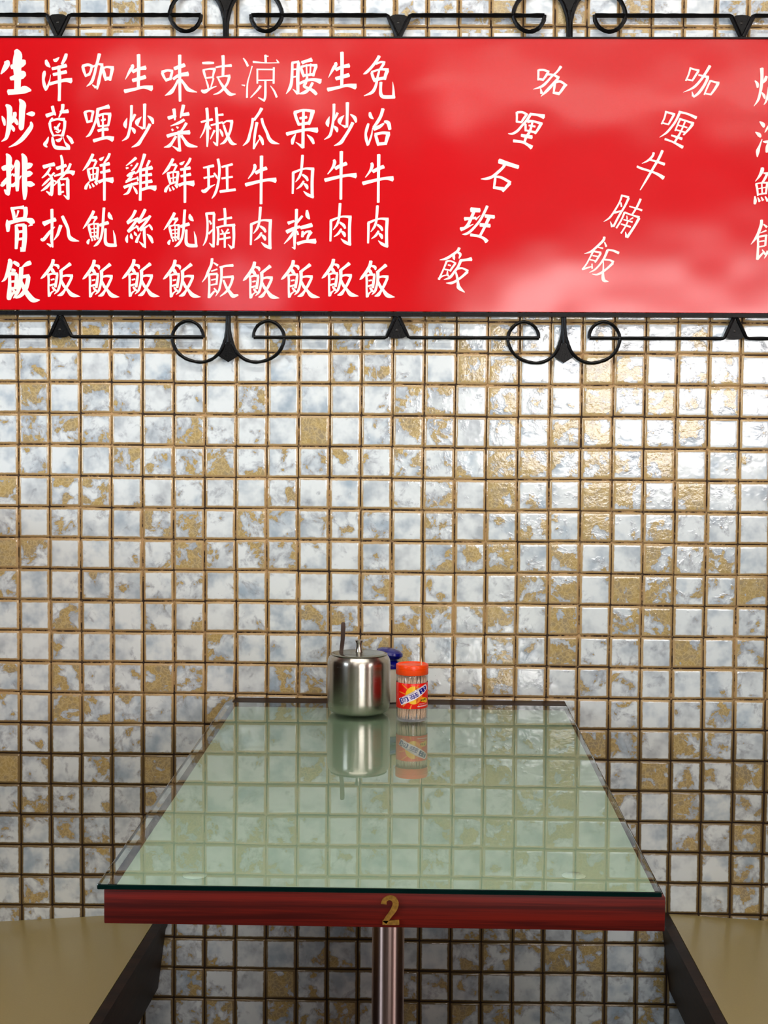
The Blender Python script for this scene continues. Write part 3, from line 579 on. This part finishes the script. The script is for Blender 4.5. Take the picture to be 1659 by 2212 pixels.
778,110,62;770,170,70;720,270,46;640,372,8|800,212,26;900,220,58|868,230,48;830,310,48;775,395,38|660,425,46;680,520,42;690,642,34|648,415,28;760,400,28;900,395,40|872,410,48;855,520,42;845,612,38|765,400,28;775,610,33|690,512,18;860,480,24|690,622,28;850,595,34|635,652,26;640,740,62;630,805,44|690,678,20;725,755,50|755,668,20;790,735,50|830,658,26;880,745,55
@fan_side 1559 350 8.85
762,1108,55;755,1200,60;700,1360,56;640,1470,46;558,1575,8|800,1190,26;865,1245,50|738,1357,16;852,1308,34|690,1430,46;695,1600,46;682,1865,55|690,1432,38;870,1400,38|848,1410,42;832,1600,42|715,1522,26;815,1505,28|715,1622,26;822,1602,28|682,1855,50;795,1730,32|775,1675,22;835,1765,50|880,1700,50;860,1760,40;815,1842,12
'''
GLY = {}
cur = None
for line in GLYPHS.strip().split('\n'):
    line = line.strip()
    if line.startswith('@'):
        nm, ox, oy, s = line[1:].split(); cur = (nm, float(ox), float(oy), float(s)); continue
    if not line: continue
    nm, ox, oy, s = cur
    GLY[nm] = [[(ox+float(p.split(',')[0])/s, oy+float(p.split(',')[1])/s, float(p.split(',')[2])/s) for p in st.split(';') if p.strip()] for st in line.split('|')]

def stroke_faces(bm, pts, to3, lift):
    P = catmull(pts, 4); N = len(P); L = []; Rr = []
    for i, (x, y, w) in enumerate(P):
        a = P[max(i-1, 0)]; b = P[min(i+1, N-1)]
        tx, ty = b[0]-a[0], b[1]-a[1]; n = math.hypot(tx, ty) or 1
        nx, ny = -ty/n, tx/n; h = max(w, 0.3)/2
        L.append((x+nx*h, y+ny*h)); Rr.append((x-nx*h, y-ny*h))
    vl = [bm.verts.new(to3(*p, lift)) for p in L]; vr = [bm.verts.new(to3(*p, lift)) for p in Rr]
    for i in range(N-1):
        try: bm.faces.new((vl[i], vl[i+1], vr[i+1], vr[i]))
        except ValueError: pass
    # rounded brush ends
    for (i, j) in ((0, 1), (N-1, N-2)):
        x, y, w = P[i]; x2, y2, _ = P[j]
        tx, ty = x-x2, y-y2; n = math.hypot(tx, ty) or 1; e = 0.16*w
        mid = bm.verts.new(to3(x+tx/n*e+(-ty/n)*0.12*w, y+ty/n*e+(tx/n)*0.12*w, lift))
        bm.faces.new((vl[i], mid, vr[i]))
def place(nm, ref=None, dst=None, sx=1, sy=1):
    bm = bmesh.new(); k = 0
    for st in GLY[nm]:
        S = st if ref is None else [((x-ref[0])*sx+dst[0], (y-ref[1])*sy+dst[1], w) for x, y, w in st]
        stroke_faces(bm, S, lambda x, y, l: atY(x, y, SY-l)-sign.location, 0.0004+0.00001*k); k += 1
    for f in bm.faces:
        f.normal_update()
        if f.normal.y > 0: f.normal_flip()
    mesh_obj('character', bm, M['letter'], sign)
for nm in GLY: place(nm)
for nm, ref, lst in [
    ('fan', (114.7, 560.2), [(203.3, 561.3, .93, 1), (289.3, 560.2, .95, 1), (377.9, 561.3, .95, 1), (549.6, 565.3, .92, .98), (633.4, 562.1, .98, 1), (720.1, 559.4, .93, 1), (800.8, 563.1, .89, .98)]),
    ('xian', (200.9, 331.3), [(373.9, 341.6, 1.04, .945)]),
    ('you', (202.5, 455.0), [(377.1, 459.0, 1.0, .96)]),
    ('sheng', (299.6, 117.7), [(739.0, 112.6, 1.02, 1.02)]),
    ('chao', (312.2, 224.5), [(750.1, 221.3, 1.02, 1)]),
    ('niu', (564.6, 336.8), [(737.0, 326.9, 1.03, 1), (817.8, 333.7, 1, 1)]),
    ('rou', (562.2, 447.1), [(653.2, 334.9, 1.02, 1.02), (734.3, 439.2, 1, 1), (815.0, 444.2, .97, .99)])]:
    for (x, y, sx, sy) in lst: place(nm, ref, (x, y), sx, sy)

# ------------------------------------------------------------------ wrought iron frame around the sign
iron_low = empty('ironwork_rail', (0, -0.013, 1.42)); tag(iron_low, 'black wrought iron scroll rail hanging below the red sign', 'ironwork')
iron_top = empty('ironwork_rail', (0, -0.013, 1.96)); tag(iron_top, 'black wrought iron scroll rail above the red sign, cut by the photo edge', 'ironwork')
iron = iron_low
IY = -0.0125
def ipt(x, y, Y=IY): return atY(x, y, Y)-iron.location
def ipoly(name, pts, Y0=-0.0125, t=0.003):
    bm = bmesh.new(); prism(bm, [ipt(x, y, Y0) for x, y in pts], (0, t, 0)); return mesh_obj(name, bm, M['iron'], iron)
def irod(name, pts, r=0.0031, sm=False, rr=None):
    if sm: pts = catmull(pts, 5)
    bm = bmesh.new(); rnd = random.Random(len(pts)*7+int(pts[0][0]))
    P = [ipt(p[0], p[1]) for p in pts]
    # hammered, slightly uneven stock
    Q = []
    for a, b in zip(P, P[1:]):
        n = max(1, int((b-a).length/0.012))
        for i in range(n): Q.append(a.lerp(b, i/n))
    Q.append(P[-1])
    R = []
    for i, p_ in enumerate(Q):
        f = i/max(1, len(Q)-1)
        base = r if rr is None else rr[0]+(rr[1]-rr[0])*f
        R.append(base*(1+rnd.uniform(-.10, .10)))
    tube(bm, Q, R, 8); return mesh_obj(name, bm, M['iron'], iron, True)
EX = 400   # continues past both sides of the frame
def ybar_b(x): return 727+(x/1640)*4.5
def loops(cx, by, s, rr_=0.0031):
    # s=+1: scroll hangs below (bottom rail); s=-1 mirrored for the top rail
    for m in (-1, 1):
        ex = 54 if m < 0 else 55
        half = [(-ex, 0), (-56, -13), (-66, -28), (-85, -36), (-104, -30), (-117, -15), (-121, 1), (-117, 18), (-107, 34), (-88, 47), (-60, 53), (-36, 47), (-18, 31), (-8, 8), (-3, -15), (-2, -48)]
        pts = [(cx-m*(-1)*x*-1 if False else cx+(-m)*x, by+s*y) for x, y in half]
        irod('scroll', pts, rr_, sm=True)
    sp = [(0, 2), (9, 20), (21, 40), (0, 53), (-21, 40), (-9, 20)]
    ipoly('spade_plate', [(cx+x, by+s*y) for x, y in sp])
    irod('stem', [(cx, by+s*(-47)), (cx, by+s*10)], rr=(0.0020, 0.0042))
bottoms = [493-727, 493, 1218, 1218+733]; tops = [488-740, 488, 1230, 1230+742]
vb = [130-727, 130, 858, 1588, 1588+730]; vt = [125-738, 125, 861, 1603, 1603+740]
for cx in bottoms: loops(cx, ybar_b(cx)+1, 1)
iron = iron_top
for cx in tops: loops(cx, 31+2*(cx/1659), -1, 0.0039)
def bent_rail(ys, vs, cs, s, rr_=0.0033):
    # one length of bar from scroll to scroll, kinked to the sign at each plate
    for k, v in enumerate(vs):
        y = ys(v)
        lc = [c for c in cs if c < v]; rc = [c for c in cs if c > v]
        xl = (lc[-1]+55) if lc else v-120; xr = (rc[0]-54) if rc else v+120
        irod('rail', [(xl, ys(xl)), (v-27, y), (v-23, y+s*-2), (v-3, y-s*46)], rr_)
        irod('rail', [(v+3, y-s*46), (v+24, y+s*-2), (v+30, y), (xr, ys(xr))], rr_)
        ipoly('corner_plate', [(v, y-s*42), (v+22, y-s*4), (v+12, y+s*1), (v, y+s*2), (v-12, y+s*1), (v-22, y-s*4)])
        bm = bmesh.new(); c = ipt(v-1, y-s*16, -0.0128)
        bmesh.ops.create_uvsphere(bm, u_segments=10, v_segments=6, radius=0.0026)
        for w in bm.verts: w.co = Vector((w.co.x, w.co.y*0.4, w.co.z))+c
        mesh_obj('screw', bm, M['screw'], iron, True)
iron = iron_low
bent_rail(ybar_b, vb, bottoms, 1)
iron = iron_top
bent_rail(lambda x: 32+2*(x/1659), vt, tops, -1, 0.0040)
# flat bars carrying the board top and bottom
for (ya, yb, h) in ((78.5, 82.0, 3.4), (669+5, 676.5+5.5, 8.5)):
    bm = bmesh.new(); iron = iron_top if ya < 300 else iron_low
    a0 = atY(-360, ya-h/2, -0.022); a1 = atY(2020, yb-h/2+(0.7 if ya > 300 else 0.4), -0.022); b1 = atY(2020, yb+h/2+.7, -0.022); b0 = atY(-360, ya+h/2, -0.022)
    prism(bm, [p-iron.location for p in (a0, a1, b1, b0)], (0, 0.0205, 0)); mesh_obj('flat_bar', bm, M['iron'], iron)
# ------------------------------------------------------------------ table
TZ = 0.75
table = empty('cafe_table', (0, -0.593, 0)); tag(table, 'narrow mahogany-edged cafe table with pale green top, its short side against the wall', 'table')
def tl_(bm):
    for v in bm.verts: v.co -= table.location
    return bm
x0, x1, y0, y1 = -0.2995, 0.3003, -1.181, -0.0015
bm = bmesh.new(); box(bm, x0+.0105, x1-.0085, y0+.012, y1-.0935, TZ-.036, TZ-.0002); mesh_obj('tabletop', tl_(bm), M['formica'], table)
for nm, b in (('edge_board', (x0, x1, y0, y0+.0118, TZ-.0375, TZ)), ('edge_board', (x0, x1, y1-.0932, y1, TZ-.0375, TZ)), ('edge_board', (x0, x0+.0103, y0+.012, y1-.0934, TZ-.0375, TZ)), ('edge_board', (x1-.0083, x1, y0+.012, y1-.0934, TZ-.0375, TZ))):
    bm = bmesh.new(); box(bm, *b, 0.0012); mesh_obj(nm, tl_(bm), M['mahogany'] if b[3] < -1 else M['darkwood'], table, True)
# pedestal
pc = Vector((0.0, -0.56, 0))
px = (atY(838, 2110, pc.y)).x
bm = bmesh.new(); lathe(bm, [(0, .0), (.0238, .0), (.0238, TZ-.05), (0, TZ-.05)], 40, px, pc.y, 0.012); mesh_obj('pedestal_tube', tl_(bm), M['chrome'], table, True)
bm = bmesh.new(); lathe(bm, [(0, .012), (.05, .012), (.20, .006), (.205, 0), (0, 0)], 48, px, pc.y, 0); mesh_obj('base_plate', tl_(bm), M['chrome'], table, True)
bm = bmesh.new(); box(bm, px-.13, px+.13, pc.y-.13, pc.y+.13, TZ-.0405, TZ-.0372); mesh_obj('mounting_plate', tl_(bm), M['chrome'], table)
# brass numeral 2
def numeral():
    S = 5.925; X0, Y0 = 700, 1850
    bm = bmesh.new()
    for st in ([(764, 612, 74), (776, 566, 58), (830, 533, 54), (888, 548, 68), (916, 605, 78), (898, 672, 76), (852, 742, 64), (805, 805, 60), (776, 850, 52)], [(748, 850, 50), (850, 851, 54), (962, 848, 58)]):
        P_ = catmull(st, 4); L_ = []; R2_ = []
        for k_, (x, y, w) in enumerate(P_):
            a = P_[max(k_-1, 0)]; b = P_[min(k_+1, len(P_)-1)]; tx, ty = b[0]-a[0], b[1]-a[1]; n = math.hypot(tx, ty)
            L_.append(atY(X0+(x-ty/n*w/2)/S, Y0+(y+tx/n*w/2)/S, y0-.0030)-table.location); R2_.append(atY(X0+(x+ty/n*w/2)/S, Y0+(y-tx/n*w/2)/S, y0-.0030)-table.location)
        d_ = Vector((0, .0027, 0))
        rows = [[bm.verts.new(p) for p in (l_, r_, r_+d_, l_+d_)] for l_, r_ in zip(L_, R2_)]
        for q0, q1 in zip(rows, rows[1:]):
            for i in range(4): bm.faces.new((q0[i], q0[(i+1) % 4], q1[(i+1) % 4], q1[i]))
        bm.faces.new(rows[0]); bm.faces.new(rows[-1][::-1])
    bmesh.ops.recalc_face_normals(bm, faces=bm.faces[:])
    mesh_obj('number_plate', bm, M['brass'], table)['label'] = 'aged brass numeral 2'
numeral()

# glass sheet on clear bumpers
GT = TZ+.0015; GZ1 = GT+.0062
gp = empty('glass_sheet', (0, -0.64, GT)); tag(gp, 'green tinted glass sheet lying on the table, overhanging its front and left edges', 'glass')
bm = bmesh.new(); box(bm, -.3055, .2955, -1.1885, -.095, GT, GZ1, 0.0012)
for f in bm.faces:
    f.normal_update()
    f.material_index = 0 if f.normal.z > .9 else (2 if f.normal.z < -.9 else 1)
for v in bm.verts: v.co -= gp.location
mesh_obj('glass_pane', bm, [M['glass'], M['glass_edge'], M['glass_under']], gp)
for (x, y) in ((-.2095, -1.128), (.2101, -1.108)):
    bm = bmesh.new(); lathe(bm, [(0, .0), (.0135, .0), (.0135, .0006), (.012, .0012), (0, .0013)], 28, x, y, TZ+.0001)
    for v in bm.verts: v.co -= gp.location
    mesh_obj('rubber_bumper', bm, M['rubber'], gp, True)

# ------------------------------------------------------------------ benches
def bench(side, xi_wall, xi_front, z_in, slope, lab):
    # side -1 left, +1 right; inner edge runs from the wall toward the room
    root = empty('bench', (side*0.62, -0.55, 0)); tag(root, lab, 'bench', 'booth benches beside the table')
    L = 1.22; W_ = 0.42
    def P(d, y, dz=0):   # d: distance outward from the inner edge
        f = -y/L; xi = xi_wall+(xi_front-xi_wall)*f
        return Vector((xi+side*d, y, z_in-slope*d+dz))-root.location
    bm = bmesh.new()
    a = [P(.018, -.002), P(W_, -.002), P(W_, -L), P(.018, -L)]
    prism(bm, a, (0, 0, -.022)); mesh_obj('seat', bm, M['beige'], root)
    bm = bmesh.new()   # hardwood nosing
    prof = [(0.0, -.002), (.0165, 0.0), (.0178, -.022), (.0035, -.026)]
    A = [bm.verts.new(P(d, -.002, dz)) for d, dz in prof]; B = [bm.verts.new(P(d, -L, dz)) for d, dz in prof]
    n = 4; bm.faces.new(A); bm.faces.new(B[::-1])
    for i in range(n): bm.faces.new((A[i], B[i], B[(i+1) % n], A[(i+1) % n]))
    bmesh.ops.recalc_face_normals(bm, faces=bm.faces[:]); mesh_obj('nosing', bm, M['darkwood'], root)
    bm = bmesh.new()   # leaning apron board
    prof = [(.006, -.0265), (.021, -.0265), (.036, -.142), (.021, -.142)]
    A = [bm.verts.new(P(d, -.002, dz)) for d, dz in prof]; B = [bm.verts.new(P(d, -L, dz)) for d, dz in prof]
    bm.faces.new(A); bm.faces.new(B[::-1])
    for i in range(n): bm.faces.new((A[i], B[i], B[(i+1) % n], A[(i+1) % n]))
    bmesh.ops.recalc_face_normals(bm, faces=bm.faces[:]); mesh_obj('apron', bm, M['darkwood'], root)
    for yy in (-.12, -L+.12):
        for d in (.10, W_-.06):
            bm = bmesh.new(); c = P(d, yy); zt = z_in-slope*(d+.02)-.0235
            box(bm, c.x-.02, c.x+.02, c.y-.02, c.y+.02, 0, zt, .002); mesh_obj('leg', bm, M['darkwood'], root)
    bm = bmesh.new()  # out-of-view back, added tall to block side light from the lower wall
    a0, a1 = P(W_+.005, -.004), P(W_+.005, -L); xa, xb = sorted((a0.x, a0.x+side*.035))
    box(bm, xa, xb, -L-root.location.y, -.004-root.location.y, .05, 1.14, .004)
    mesh_obj('unseen_backrest', bm, M['darkwood'], root, True)
    return root
bench(-1, -.4205, -.457, .3500, .071, 'beige laminate booth bench with dark wooden edge at left of the table')
bench(1, .4775, .4905, .3610, .056, 'beige laminate booth bench with dark wooden edge at right of the table')

# ------------------------------------------------------------------ things on the table
TT = GZ1+.0001
# sugar pot
PR = .0538; pcx = atY(775, 1500, -.18).x; pcy = -.180
pot = empty('sugar_pot', (pcx, pcy, TT)); tag(pot, 'round stainless steel sugar pot with lid, left of the toothpick jar', 'pot')
bm = bmesh.new(); lathe(bm, [(0, .0), (.030, .0), (.043, .0012), (.0495, .0050), (.0528, .0120), (PR, .022), (PR, .0845), (.0532, .0905), (.0512, .0955), (.0482, .0990), (.0476, .0998), (.0466, .0995), (.0466, .0900), (0, .0900)], 72); mesh_obj('pot_body', bm, M['steel'], pot, True, 50)
bm = bmesh.new(); lathe(bm, [(.0470, .1000), (.0484, .1004), (.0486, .1012), (.0478, .1019), (.0440, .1024), (.0360, .1036), (.0335, .1030), (.0200, .1040), (0, .1046)], 72)
M['lid'] = mat_steel('lid_steel', rgb(150, 150, 138), 0.22, (500, 500, 40))
lid = mesh_obj('lid', bm, M['lid'], pot, True, 50)
bm = bmesh.new(); lathe(bm, [(0, .1035), (.0066, .1045), (.0056, .1080), (.0046, .1140), (.0050, .1190), (.0066, .1225), (.0068, .1240), (.0060, .1248), (0, .1250)], 24); mesh_obj('knob', bm, M['steel'], lid, True, 50)
# spoon standing in the pot
sb = atY(736, 1418, pcy+.006); st = atY(742, 1344, pcy+.010)
spoon = empty('spoon', sb); tag(spoon, 'flat dark steel spoon handle sticking up out of the sugar pot', 'spoon')
bm = bmesh.new(); d = (st-sb)
secs = [(-.62, .0034), (0, .0040), (.5, .0044), (.85, .0048), (.96, .0045), (1.0, .0028)]
prev = None
for t_, w in secs:
    c = d*t_+Vector((.0028*math.sin(max(t_, 0)*2.2)-.0014*max(t_, 0)*2, 0, 0)); yo = .0005
    ring = [bm.verts.new(c+Vector((-w*.8, -yo-w*.4, 0))), bm.verts.new(c+Vector((w*.8, -yo+w*.2, 0))), bm.verts.new(c+Vector((w*.8, yo+w*.3, 0))), bm.verts.new(c+Vector((-w*.8, yo-w*.2, 0)))]
    if prev:
        for i in range(4): bm.faces.new((prev[i], prev[(i+1) % 4], ring[(i+1) % 4], ring[i]))
    else: bm.faces.new(ring)
    prev = ring
bm.faces.new(prev[::-1]); bmesh.ops.recalc_face_normals(bm, faces=bm.faces[:]); mesh_obj('handle', bm, M['steel_dark'], spoon, True)
bm = bmesh.new(); bmesh.ops.create_uvsphere(bm, u_segments=16, v_segments=8, radius=.012)
for v in bm.verts: v.co = Vector((v.co.x, v.co.y*.3, v.co.z*1.4))+d*-.62+Vector((0, 0, -.016))
mesh_obj('bowl', bm, M['steel_dark'], spoon, True)

# toothpick jar
JR = .0262; jx = atZ(889.3, 1561, TT).x; jy = -.2395
jar = empty('toothpick_jar', (jx, jy, TT)); tag(jar, 'clear plastic toothpick jar with orange cap and red sunburst label', 'jar')
bm = bmesh.new(); lathe(bm, [(0, .0), (JR-.0015, .0), (JR, .0015), (JR, .0790), (JR-.0008, .0800), (JR-.0010, .0790), (JR-.0012, .0040), (JR-.004, .0024), (0, .0024)], 48); mesh_obj('jar_body', bm, M['clear'], jar, True, 50)
bm = bmesh.new(); lathe(bm, [(JR+.0004, .0775), (JR+.0008, .0780), (JR+.0008, .0868), (JR+.0003, .0872), (JR+.0009, .0877), (JR+.0009, .0925), (JR+.0002, .0940), (JR-.0012, .0945), (JR-.0022, .0938), (JR-.0030, .0925), (0, .0925)], 56)
cap = mesh_obj('cap', bm, M['orange'], jar, True, 50)
bm = bmesh.new(); lathe(bm, [(0, .0), (.0042, .0), (.0042, .0004), (0, .0004)], 16, .0112, -.013, .0925)
o = mesh_obj('cap_hole', bm, M['l_black'], cap, True)
# label geometry: coordinates read off in the label's own flat layout (units of JR/412)
LR = JR+.00015
def lab3(x, y, lift=0.0):
    s = (x-607)/412.0; s = max(-.995, min(.995, s)); c = math.sqrt(1-s*s); r = LR+lift
    # the layout was measured on the curved front: undo the dip of the band
    z = .0216+(1600-y+14*c)/15850.0*1.02
    return Vector((r*s, -r*c, z))
def polylabel(name, polys, mat, lift, parent=jar, smoothpoly=True):
    bm = bmesh.new()
    for pl in polys:
        vs = [bm.verts.new((x, y, 0)) for x, y in pl]; f = bm.faces.new(vs)
    bmesh.ops.triangulate(bm, faces=bm.faces[:], ngon_method='EAR_CLIP')
    xs = [v.co.x for v in bm.verts]
    for cut in range(int(min(xs)//40)*40, int(max(xs))+40, 40):
        g = bm.verts[:]+bm.edges[:]+bm.faces[:]
        bmesh.ops.bisect_plane(bm, geom=g, plane_co=(cut, 0, 0), plane_no=(1, 0, 0))
    for v in bm.verts: v.co = lab3(v.co.x, v.co.y, lift)
    for f in bm.faces:
        f.normal_update()
        if f.normal.dot(Vector((f.calc_center_median().x, f.calc_center_median().y, 0))) < 0: f.normal_flip()
    return mesh_obj(name, bm, mat, parent)
def stroke_poly(st):
    P = catmull(st, 2); L = []; R_ = []
    for i, (x, y, w) in enumerate(P):
        a = P[max(i-1, 0)]; b = P[min(i+1, len(P)-1)]; tx, ty = b[0]-a[0], b[1]-a[1]; n = math.hypot(tx, ty) or 1
        L.append((x-ty/n*w/2, y+tx/n*w/2)); R_.append((x+ty/n*w/2, y-tx/n*w/2))
    return [[L[i], L[i+1], R_[i+1], R_[i]] for i in range(len(P)-1)]
bm = bmesh.new(); vb_ = []
zb, zt_ = lab3(607, 1600).z, lab3(607, 945).z
lathe(bm, [(LR, zb), (LR+.0001, zb+.0002), (LR+.0001, zt_-.0002), (LR, zt_)], 64); label = mesh_obj('label', bm, M['l_red'], jar, True)
circ = [(655+215*math.cos(a*2*PI/36), 1245+232*math.sin(a*2*PI/36)) for a in range(36)]
rays = []
for (xa, ya, xb, yb, w) in [(350, 965, 490, 1085, 34), (285, 1165, 430, 1215, 32), (600, 965, 618, 1020, 26), (770, 965, 752, 1025, 26), (460, 1450, 380, 1540, 36), (600, 1490, 560, 1600, 36), (770, 1480, 800, 1560, 22), (870, 1300, 960, 1330, 22)]:
    rays += stroke_poly([(xa, ya, w*.7), (xb, yb, w)])
polylabel('sun_rays', rays, M['l_orange'], .00022, label)
polylabel('sun_disc', [circ], M['l_yellow'], .0003, label)
polylabel('sun_shade', [[(690, 1010), (780, 1040), (850, 1110), (870, 1200), (860, 1330), (800, 1420), (720, 1470), (770, 1350), (790, 1200), (760, 1090)]], M['l_orange'], .00036, label)
polylabel('banner', [[(275, 1345), (400, 1300), (540, 1262), (640, 1185), (700, 1145), (780, 1120), (860, 1040), (948, 968), (975, 1010), (992, 1090), (930, 1180), (850, 1245), (720, 1335), (600, 1392), (460, 1440), (340, 1515), (305, 1430)]], M['l_white'], .00044, label)
S_ = []
for st in ["305,1360,34;352,1475,36", "310,1352,22;352,1322,22", "350,1322,20;372,1352,20;352,1385,18", "352,1385,18;388,1400,20;378,1445,22;356,1470,18", "388,1332,20;490,1292,20", "402,1352,15;418,1405,15", "402,1352,15;440,1340,15", "440,1340,15;456,1392,15", "418,1408,15;458,1394,15", "478,1292,32;520,1385,34", "480,1402,22;522,1385,22",
           "535,1262,16;745,1165,18", "590,1235,16;602,1278,16", "690,1178,22;712,1228,22", "548,1298,18;768,1205,18", "562,1325,14;775,1228,14", "580,1352,18;782,1255,20", "642,1230,22;678,1330,24", "600,1290,14;616,1335,14", "722,1232,14;740,1275,14"]:
    S_ += stroke_poly([tuple(map(float, p.split(','))) for p in st.split(';')])
polylabel('brand_lettering', S_, M['l_blue'], .00052, label)
polylabel('brand_lettering', [[(780, 1108), (860, 1062), (942, 1005), (962, 1040), (970, 1100), (910, 1165), (828, 1228), (805, 1175)]], M['l_blue'], .00052, label)
polylabel('brand_lettering', [[(cx+17*math.cos(a*PI/4), cy+18*math.sin(a*PI/4)) for a in range(8)] for cx, cy in ((842, 1114), (910, 1062), (866, 1170), (928, 1112))], M['l_white'], .0006, label)
polylabel('oval_badge', [[(905+92*math.cos(a*PI/12), 1368+58*math.sin(a*PI/12)) for a in range(24)], [(920, 1400), (995, 1390), (985, 1445), (940, 1450)]], M['l_yellow'], .0003, label)
S_ = []
for (x, y) in ((850, 1378), (895, 1370), (940, 1360)):
    for st in ([(x-16, y-16, 9), (x+14, y-20, 9)], [(x-16, y, 9), (x+14, y-4, 9)], [(x-16, y+16, 9), (x+14, y+12, 9)], [(x-2, y-24, 9), (x, y+22, 9)], [(x-15, y-18, 8), (x-13, y+18, 8)]): S_ += stroke_poly(st)
polylabel('small_lettering', S_, M['l_black'], .0004, label)
S_ = stroke_poly([(800, 1470, 8), (860, 1474, 6), (930, 1462, 8)])
for i in range(16):
    x = 755+i*15.5; y = 1540-(i*1.6)
    S_ += stroke_poly([(x, y-14 if i % 3 else y-20, 7), (x+2, y+12, 7)]); S_ += stroke_poly([(x, y+(-8 if i % 2 else 8), 7), (x+10, y+(-9 if i % 2 else 7), 7)])
polylabel('small_lettering', S_, M['l_white'], .0004, label)
# toothpicks, one by one
def pick_mesh():
    bm = bmesh.new(); lathe(bm, [(0, 0), (.0010, .008), (.0011, .064), (0, .0725)], 6); me = bpy.data.meshes.new('toothpick'); bm.to_mesh(me); bm.free(); me.materials.append(M['pick']); return me
PM = pick_mesh(); prnd = random.Random(5)
def pick(x, y, z, tilt, az, label, group=None):
    o = bpy.data.objects.new('toothpick', PM); COL.objects.link(o); o.location = (x, y, z)
    o.rotation_euler = Euler((tilt*math.cos(az), tilt*math.sin(az), 0)); tag(o, label, 'toothpick', group)
n = 0
for (rad, cnt) in ((.0229, 62), (.0200, 44)):
    for i in range(cnt):
        a = 2*PI*i/cnt+prnd.uniform(-.03, .03); r_ = rad+prnd.uniform(-.0006, .0006)
        # lean along the wall of the jar so both ends stay inside
        t = prnd.uniform(-.01, .13); ta = a+PI/2
        ux, uy = math.cos(ta), math.sin(ta)
        top = .0725*math.sin(t)
        bx, by = r_*math.cos(a)-ux*top*.5, r_*math.sin(a)-uy*top*.5
        m_ = math.hypot(bx, by); lim = .0236
        if m_ > lim: bx, by = bx*lim/m_, by*lim/m_
        o = bpy.data.objects.new('toothpick', PM); COL.objects.link(o); o.location = (jx+bx, jy+by, TT+.0027+prnd.uniform(0, .0018))
        o.rotation_euler = Vector((ux*math.sin(t), uy*math.sin(t), math.cos(t))).to_track_quat('Z', 'Y').to_euler()
        tag(o, 'thin pale birch toothpick standing packed inside the clear jar', 'toothpick', 'toothpicks packed in the jar')
pb = atY(911.5, 1437, jy-.013)
o = bpy.data.objects.new('toothpick', PM); COL.objects.link(o); o.location = (pb.x+.0008, jy-.013, TT+.0370)
o.rotation_euler = (0.0, -.03, 0); tag(o, 'single toothpick poking up through the hole in the orange cap', 'toothpick')

# blue-capped shaker behind
sx_ = atZ(838, 1523, TT).x-.0002; sy_ = -.066
sh = empty('salt_shaker', (sx_, sy_, TT)); tag(sh, 'milky plastic shaker with dark blue mushroom cap, behind pot and toothpick jar', 'shaker')
bm = bmesh.new(); lathe(bm, [(0, 0), (.0205, 0), (.0222, .0015), (.0222, .0600), (.0210, .0625), (0, .0625)], 40)
mesh_obj('shaker_body', bm, M['whitep'], sh, True)
bm = bmesh.new(); lathe(bm, [(.0215, .0595), (.0236, .0605), (.0240, .0660), (.0225, .0690), (.0170, .0715), (.0150, .0740), (.0158, .0800), (0, .0800)], 40)
cp = mesh_obj('shaker_cap', bm, M['bluep'], sh, True)
bm = bmesh.new(); lathe(bm, [(0, .0), (.0150, .0), (.0205, .0030), (.0228, .0075), (.0215, .0120), (.0160, .0155), (.0080, .0172), (0, .0176)], 40)
R_ = Matrix.Rotation(math.radians(10), 4, 'Y')
for v in bm.verts: v.co = R_ @ Vector((v.co.x*1.08, v.co.y, v.co.z)) + Vector((.0002, 0, .0775))
mesh_obj('pouring_knob', bm, M['bluep'], cp, True)
